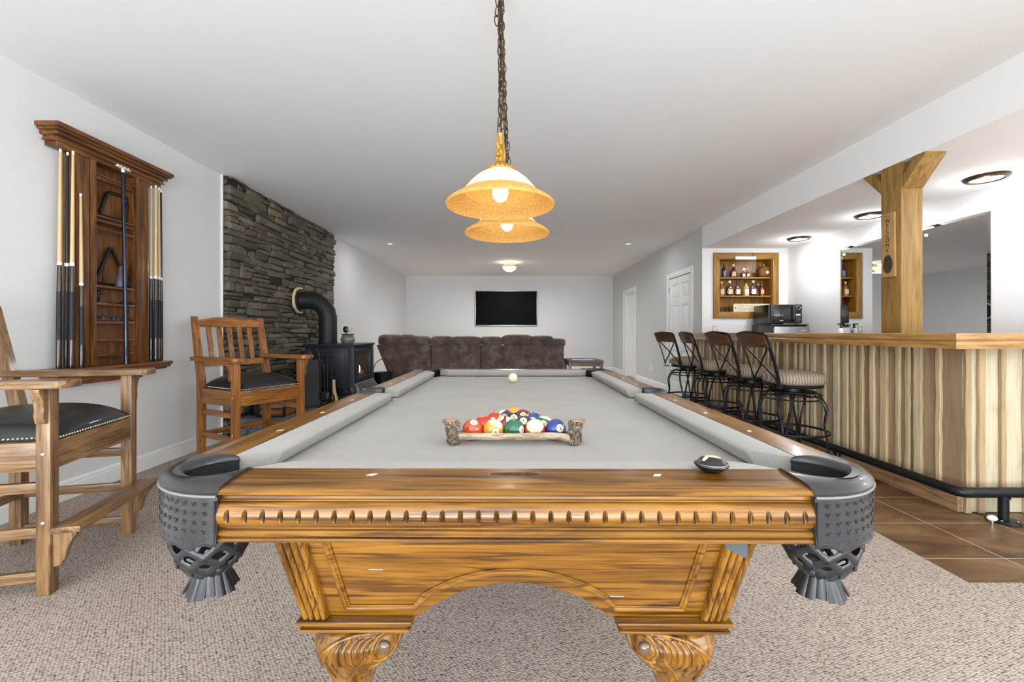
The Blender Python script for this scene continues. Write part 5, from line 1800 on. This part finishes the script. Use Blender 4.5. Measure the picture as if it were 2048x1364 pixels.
    e = MB(); e.M = MM; e.ell((.256, front(.256, .470) + .001, .470), (.0125, .009, .0135)); bmesh.ops.recalc_face_normals(e.bm, faces=e.bm.faces); e.build('scroll_eye', plain('polished_dark_eye', (96, 74, 58), .2, coat=.5), lg)


for sx in (-1, 1):
    for sy in (-1, 1): leg(sx, sy)

# pockets
PIPING = plain('pale_leather_piping', (118, 115, 110), .5, var=.1)
def corner(sx, sy):
    MM = Matrix.Diagonal((sx, sy, 1, 1)); cx, cy, R = .494, 1.008, .176
    A0, A1, n = radians(-4), radians(94), 30
    def ri(a): return .064 + .082 * max(0, sin(2 * min(max(0, a), pi / 2))) ** .8
    def fix(m): bmesh.ops.recalc_face_normals(m.bm, faces=m.bm.faces); return m
    m = MB(); m.M = MM
    t = bmesh.new(); G = []
    for i in range(n + 1):
        a = A0 + (A1 - A0) * i / n; r0 = ri(a)
        prof = [(r0 + .010, .826), (r0 + .001, .827), (r0, .830), (r0 + .004, .837), (r0 + .012, .8408), (r0 * .6 + R * .4, .8418), (R - .030, .8412), (R - .015, .8392), (R - .004, .8352), (R + .0015, .8300), (R + .001, .8255), (R - .004, .822), (R - .02, .820), (r0 + .02, .822)]
        if sx == 0: pass
        G.append([t.verts.new((cx + r * cos(a), cy + r * sin(a), z)) for r, z in prof])
    k_ = len(G[0])
    for i in range(n):
        for k in range(k_): t.faces.new((G[i][k], G[i + 1][k], G[i + 1][(k + 1) % k_], G[i][(k + 1) % k_]))
    t.faces.new(G[0]); t.faces.new(G[-1][::-1])
    m._add(t); fix(m); top = m.build('corner_pocket', POCKETL, PT, smooth=50)
    m = MB(); m.M = MM; t = bmesh.new()
    G = [[t.verts.new((cx + r * cos(a), cy + r * sin(a), z)) for r, z in ((ri(a) + .0012, .8268), (ri(a) + .0012, .755), (ri(a) + .008, .755), (ri(a) + .008, .8255))] for a in [A0 + .02 + (A1 - A0 - .04) * i / n for i in range(n + 1)]]
    for i in range(n):
        for k in range(4): t.faces.new((G[i][k], G[i + 1][k], G[i + 1][(k + 1) % 4], G[i][(k + 1) % 4]))
    t.faces.new(G[0]); t.faces.new(G[-1][::-1]); m._add(t); fix(m); m.build('inner_lining', LINER, top)
    m = MB(); m.M = MM; B0, B1 = radians(-3), radians(93)
    t = bmesh.new(); G = []; n2 = 48
    for i in range(n2 + 1):
        a = B0 + (B1 - B0) * i / n2; zb2 = .739 + .0025 * sin(a * 9) + .002 * sin(a * 17 + 1) + (.006 if i in (0, n2) else 0)
        prof = [(R - .012, .820), (R - .003, .821), (R - .002, .80), (R - .001, .77), (R + .001, zb2), (R - .003, zb2 - .001), (R - .009, zb2 + .001)]
        G.append([t.verts.new((cx + r * cos(a), cy + r * sin(a), z)) for r, z in prof])
    k_ = len(G[0])
    for i in range(n2):
        for k in range(k_): t.faces.new((G[i][k], G[i + 1][k], G[i + 1][(k + 1) % k_], G[i][(k + 1) % k_]))
    t.faces.new(G[0]); t.faces.new(G[-1][::-1])
    m._add(t); fix(m); sk = m.build('tooled_skirt', POCKETL, top, smooth=50)
    m = MB(); m.M = MM
    m.tube([(cx + (R + .001) * cos(a), cy + (R + .001) * sin(a), .8235) for a in [B0 + (B1 - B0) * i / 30 for i in range(31)]], .0022, n=8)
    fix(m); m.build('piping', PIPING, top)
    m = MB(); m.M = MM
    P = [(cx + R * cos(a), cy + R * sin(a), .7405 + .0025 * sin(a * 9) + .002 * sin(a * 17 + 1)) for a in [B0 + .02 + (B1 - B0 - .04) * i / 40 for i in range(41)]]
    m.tube([(P[0][0], P[0][1], .815)] + P + [(P[-1][0], P[-1][1], .815)], .0022, n=6)
    k = 0
    for j in range(5):
        for i in range(14):
            a = radians(4) + radians(82) * i / 13
            z = .8095 - j * .0150
            e = R + .0002
            p = Vector((cx + e * cos(a), cy + e * sin(a), z)); tg = Vector((-sin(a), cos(a), 0))
            for du, dz, r_ in ((0, 0, .0016), (.0028, .0016, .0012), (-.0026, .0018, .0012), (.0008, -.0026, .0012), (.0034, -.0014, .0009)):
                m.ell(p + tg * du + Vector((0, 0, dz)), r_, seg=6, rings=4)
    fix(m); m.build('tooled_marks', POCKETL, sk)
    # net
    nx, ny = .574, 1.064
    prof = [(.746, .060), (.727, .0635), (.708, .0645), (.689, .062), (.670, .054), (.654, .041), (.645, .031)]
    N = 8; m = MB(); m.M = MM
    def pt(i, k): z, r = prof[i]; a = 2 * pi * (k + .5 * (i % 2)) / N; return Vector((nx + r * cos(a), ny + r * sin(a), z))
    for i in range(len(prof) - 1):
        for k in range(N):
            for dk in ((0, -1) if i % 2 == 0 else (0, 1)):
                a, b = pt(i, k), pt(i + 1, k + dk)
                c = (a + b) / 2; v = Vector((c.x - nx, c.y - ny, 0)); v = v.normalized() * ((prof[i][1] + prof[i + 1][1]) / 2)
                c = Vector((nx + v.x, ny + v.y, c.z))
                m.tube([a, c, b], [.0088, .0058, .0088], n=8, flat=(1, .36), up=v.normalized())
    fix(m); m.build('woven_net', POCKETD, top, smooth=60)
    m = MB(); m.M = MM
    for k in range(15):
        a = 2 * pi * k / 15; er = Vector((cos(a), sin(a), 0)); o = Vector((nx, ny, 0))
        m.tube([o + er * .026 + Vector((0, 0, .653)), o + er * .030 + Vector((0, 0, .634)), o + er * (.042 + .003 * sin(k * 2.1)) + Vector((0, 0, .605 + .003 * sin(k * 1.7)))], [.0062, .0065, .0088], n=8, flat=(1, .35), up=er)
    m.tube([(nx, ny, .656), (nx, ny, .634)], [.031, .028], n=20)
    fix(m); m.build('leather_tassel', POCKETD, top, smooth=60)
    m = MB(); m.M = MM   # dark inside of the drop
    m.lathe([(.062, .795), (.062, .757), (.057, .745)], (nx - .008, ny - .008, 0), n=24); 
    for f in m.bm.faces: pass
    fix(m); m.build('pocket_liner', LINER, top)


for sx in (-1, 1):
    for sy in (-1, 1): corner(sx, sy)
for sx in (-1, 1):
    m = MB(); m.M = Matrix.Diagonal((sx, 1, 1, 1)); t = bmesh.new(); G = []
    for i in range(25):
        a = -pi / 2 - .26 + (pi + .52) * i / 24
        G.append([t.verts.new((.594 + r * cos(a), r * sin(a), z)) for r, z in ((.046, .80), (.045, .836), (.050, .8435), (.058, .8455), (.066, .843), (.071, .834), (.069, .815), (.05, .80))])
    for i in range(24):
        for k in range(8): t.faces.new((G[i][k], G[i + 1][k], G[i + 1][(k + 1) % 8], G[i][(k + 1) % 8]))
    t.faces.new(G[0]); t.faces.new(G[-1][::-1]); m._add(t); bmesh.ops.recalc_face_normals(m.bm, faces=m.bm.faces)
    o = m.build('side_pocket', POCKETL, PT, smooth=50)
    m = MB(); m.lathe([(.055, .794), (.055, .70), (.03, .66), (0, .65)], (sx * .596, 0, 0), n=24); m.build('pocket_liner', LINER, o)

# ---------------------------------------------------------------- balls
BR = .0286
def ball_mat(name, col, stripe=False, plainb=False):
    m = NT(name)
    tc = m.n('ShaderNodeTexCoord'); sp_ = m.n('ShaderNodeSeparateXYZ'); m.l(tc.outputs['Object'], sp_.inputs[0])
    def mt(op, a, b=None):
        x = m.n('ShaderNodeMath'); x.operation = op
        for i, v in enumerate((a, b)):
            if v is None: continue
            if isinstance(v, (int, float)): x.inputs[i].default_value = v
            else: m.l(v, x.inputs[i])
        return x.outputs[0]
    cream = srgb((222, 210, 178)); c = srgb(col)
    cur = c
    if stripe:
        f = mt('GREATER_THAN', mt('ABSOLUTE', sp_.outputs['Z']), BR * .56); cur = m.mix(f, c, cream)
    if not plainb:
        ax = mt('DIVIDE', mt('ABSOLUTE', sp_.outputs['X']), BR)
        cur = m.mix(mt('GREATER_THAN', ax, .905), cur, srgb((24, 24, 20)))
        cur = m.mix(mt('GREATER_THAN', ax, .922), cur, cream)
    if isinstance(cur, tuple): m.b.inputs['Base Color'].default_value = cur
    else: m.l(cur, m.b.inputs['Base Color'])
    m.set(Roughness=.06); m.b.inputs['Coat Weight'].default_value = .6
    return m.m


COLS = {1: (222, 160, 60), 2: (26, 60, 138), 3: (186, 44, 24), 4: (66, 34, 82), 5: (196, 74, 30), 6: (24, 100, 74), 7: (122, 26, 18), 8: (22, 22, 22)}
NAMES = {1: 'yellow', 2: 'blue', 3: 'red', 4: 'purple', 5: 'orange', 6: 'green', 7: 'maroon', 8: 'black'}
def ball(num, x, y, d, A, label):
    base = num if num <= 8 else num - 8
    r = thing('billiard_ball', label, 'ball', (x, y, BEDZ + BR + .0003), group='racked billiard balls')
    X = Vector(d).normalized(); Z = Vector(A); Z = (Z - X * Z.dot(X)).normalized(); Yv = Z.cross(X)
    rot = Matrix((X, Yv, Z)).transposed().to_3x3()
    r.rotation_euler = rot.to_euler()
    m = MB(); m.ell((0, 0, 0), BR, seg=40, rings=24); m.build('ball_body', ball_mat('ball_%s_%s' % (NAMES[base], 'stripe' if num > 8 else 'solid'), COLS[base], num > 8), r, smooth=180)
    me = text_mesh(str(num), .0125 if num < 10 else .0105, 0)
    for sgn in (1, -1):
        m2 = me.copy()
        for v in m2.vertices:
            q = Vector((1.0, v.co.x / BR, v.co.y / BR)).normalized() * (BR + .00012)
            v.co = Vector((q.x, q.y, q.z)) if sgn > 0 else Vector((-q.x, -q.y, q.z))
        m2.materials.clear(); m2.materials.append(INK)
        o = bpy.data.objects.new('number', m2); COL.objects.link(o); o.parent = r
    return r


cx0, ry0, dx, dy_ = .013, 1.198, .0573, .0497
def bp(row, k): return (cx0 + (k - (4 - row) / 2) * dx, ry0 + row * dy_)
LAY = [  # row 0 nearest the camera
 (0, 0, 5, (.15, -.45, .75), (0, 0, 1), 'solid orange number five ball at the left end of the nearest row'),
 (0, 1, 9, (-.2, .9, .1), (.45, -.1, .9), 'yellow striped ball, second from the left in the nearest row'),
 (0, 2, 6, (.75, -.62, .12), (0, 0, 1), 'solid green ball in the middle of the nearest row'),
 (0, 3, 13, (.15, -.62, -.55), (0, -.8, .6), 'orange striped ball showing a broad white cap, fourth in the nearest row'),
 (0, 4, 2, (-.3, .8, -.3), (0, 0, 1), 'solid blue ball at the right end of the nearest row'),
 (1, 0, 3, (-.2, .1, .95), (0, 1, 0), 'solid red ball with its number on top, left end of the second row'),
 (1, 1, 15, (-.35, -.35, .80), (.6, -.3, .55), 'maroon striped ball showing mostly cream, second in the second row'),
 (1, 2, 4, (-.1, -.66, .60), (0, 0, 1), 'solid purple number four ball, third in the second row'),
 (1, 3, 14, (-.15, -.75, .3), (.2, -.2, .95), 'green striped ball with a cream top, right end of the second row'),
 (2, 0, 11, (.2, .8, -.3), (.8, .3, -.2), 'red ball at the left end of the middle row'),
 (2, 1, 8, (0, .7, -.6), (0, 0, 1), 'black ball in the middle of the rack'),
 (2, 2, 10, (.1, .8, -.3), (-.9, -.2, .3), 'blue and cream striped ball at the right end of the middle row'),
 (3, 0, 12, (0, .9, -.3), (-.6, 0, .75), 'purple striped ball with a cream top in the fourth row'),
 (3, 1, 7, (0, .8, -.5), (0, 0, 1), 'solid maroon ball in the fourth row'),
 (4, 0, 1, (.5, .1, .8), (0, 1, 0), 'solid yellow ball at the far tip of the rack')]
for row, k, num, d, A, lb in LAY:
    x, y = bp(row, k); ball(num, x, y, d, A, lb)
cb_ = MB().ell((0, 0, 0), BR, seg=40, rings=24).build('cue_ball', ball_mat('cue_ball_cream', (232, 224, 196), plainb=True), smooth=180)
cb_.location = (.020, 2.57, BEDZ + BR + .0003); tag(cb_, 'cream white cue ball alone near the far end of the table', 'ball')

# antler rack
AN = NT('antler_horn'); f_ = AN.noise(AN.coords((1, 6, 6)), 22, 6, .65, .8)
AN.l(AN.ramp(f_, [(.3, (92, 72, 52)), (.5, (176, 156, 128)), (.72, (206, 192, 170))]), AN.b.inputs['Base Color']); AN.set(Roughness=.35); AN.bump(f_, .5, .002); AN.b.inputs['Coat Weight'].default_value = .3
BURR = NT('antler_burr'); f_ = BURR.noise(BURR.coords(), 130, 6, .7)
BURR.l(BURR.ramp(f_, [(.34, (40, 32, 26)), (.5, (110, 94, 76)), (.7, (196, 180, 158))]), BURR.b.inputs['Base Color']); BURR.set(Roughness=.5); BURR.bump(f_, .9, .004)
ar = thing('antler_ball_rack', 'triangular ball rack made of antler around the balls on the table', 'ball rack', (.012, 1.147, BEDZ))
m = MB(); m.tube([(-.150, 0, .022), (-.115, -.002, .0225), (-.06, -.004, .022), (0, -.005, .0215), (.055, -.004, .0225), (.10, -.002, .024), (.135, 0, .019), (.155, 0, .018)], [.010, .0085, .0095, .0092, .010, .0090, .0100, .012], n=14, flat=(1, 1.05)); m.build('front_antler', AN.m, ar, smooth=60)
for s in (-1, 1):
    m = MB(); m.tube([(s * .158, .0, .020), (s * .160, .055, .016), (s * .13, .115, .014), (s * .085, .19, .014), (s * .038, .272, .014), (s * .008, .322, .014)], [.010, .0075, .007, .007, .007, .006], n=12); m.build('side_antler', AN.m, ar, smooth=60)
rq = random.Random(11)
for s in (-1, 1):
    m = MB()
    m.tube([(s * .158, 0, .001), (s * .159, 0, .012), (s * .160, .002, .035), (s * .163, .002, .052), (s * .166, .002, .060)], [.013, .0175, .0170, .0195, .0185], n=16)
    for k in range(70):
        a = rq.uniform(0, 2 * pi); z = rq.uniform(.004, .060); rr_ = .0172
        m.ell((s * (.159 + .05 * z) + rr_ * cos(a), .001 + rr_ * sin(a), z), (rq.uniform(.0018, .004), rq.uniform(.0018, .004), rq.uniform(.003, .007)), seg=8, rings=6)
    for k in range(16):
        a = 2 * pi * k / 16; m.ell((s * .166 + .0195 * cos(a), .002 + .0195 * sin(a), .0590 - .003 * cos(a) * -s), (.004, .004, .0045), seg=8, rings=6)
    b_ = m.build('antler_burr', BURR.m, ar, smooth=60)
    m = MB(); m.ell((s * .1665, .002, .0635), (.018, .018, .0028)); m.build('cut_face', plain('sawn_antler', (176, 140, 104), .4, var=.2, nscale=200), b_)

pk = thing('domed_paperweight', 'round black domed chalk weight with a cream animal picture on the near rail', 'paperweight', (.369, .795, .8368))
m = MB(); m.lathe([(0, 0), (.012, 0), (.020, .003), (.0285, .010), (.0300, .0125), (.0292, .0148), (.0262, .0160), (.0235, .0185), (.018, .0235), (.010, .0268), (0, .0280)], n=44); m.build('dome', BLACKP, pk)
m = MB()
def cap_patch(cxp, cyp, rx, ry_, rot=0):
    t = bmesh.new(); ce = None; ring = []
    def h_(x, y):
        r = sqrt(x * x + y * y)
        pr = [(0, .0280), (.010, .0268), (.018, .0235), (.0235, .0185), (.0262, .016)]
        for i in range(4):
            if pr[i][0] <= r <= pr[i + 1][0]:
                f = (r - pr[i][0]) / (pr[i + 1][0] - pr[i][0]); return pr[i][1] * (1 - f) + pr[i + 1][1] * f + .0004
        return .0164
    G = []
    for i in range(6):
        G.append([t.verts.new((cxp + rx * i / 5 * cos(a) * cos(rot) - ry_ * i / 5 * sin(a) * sin(rot), cyp + rx * i / 5 * cos(a) * sin(rot) + ry_ * i / 5 * sin(a) * cos(rot), h_(cxp + rx * i / 5 * cos(a) * cos(rot) - ry_ * i / 5 * sin(a) * sin(rot), cyp + rx * i / 5 * cos(a) * sin(rot) + ry_ * i / 5 * sin(a) * cos(rot)))) for a in [2 * pi * k / 16 for k in range(16)]])
    for i in range(5):
        for k in range(16): t.faces.new((G[i][k], G[i][(k + 1) % 16], G[i + 1][(k + 1) % 16], G[i + 1][k]))
    bmesh.ops.remove_doubles(t, verts=t.verts, dist=1e-6); bmesh.ops.recalc_face_normals(t, faces=t.faces); m._add(t)
cap_patch(.001, -.002, .014, .007, -.25); cap_patch(-.014, -.006, .006, .004, .5); cap_patch(.012, .002, .008, .006, .6)
m.build('cream_picture', plain('cream_print', (226, 214, 180), .3, var=.1, nscale=120, coat=.4), pk)
m = MB(); m.tube([(.0278 * cos(a * pi / 18), .0278 * sin(a * pi / 18), .0156) for a in range(36)], .0006, n=6, closed=True); m.build('silver_line', CHROME, pk)

for ob in list(bpy.data.objects):
    if ob.type == 'MESH' and len(ob.data.materials) == 0: ob.data.materials.append(WALL)
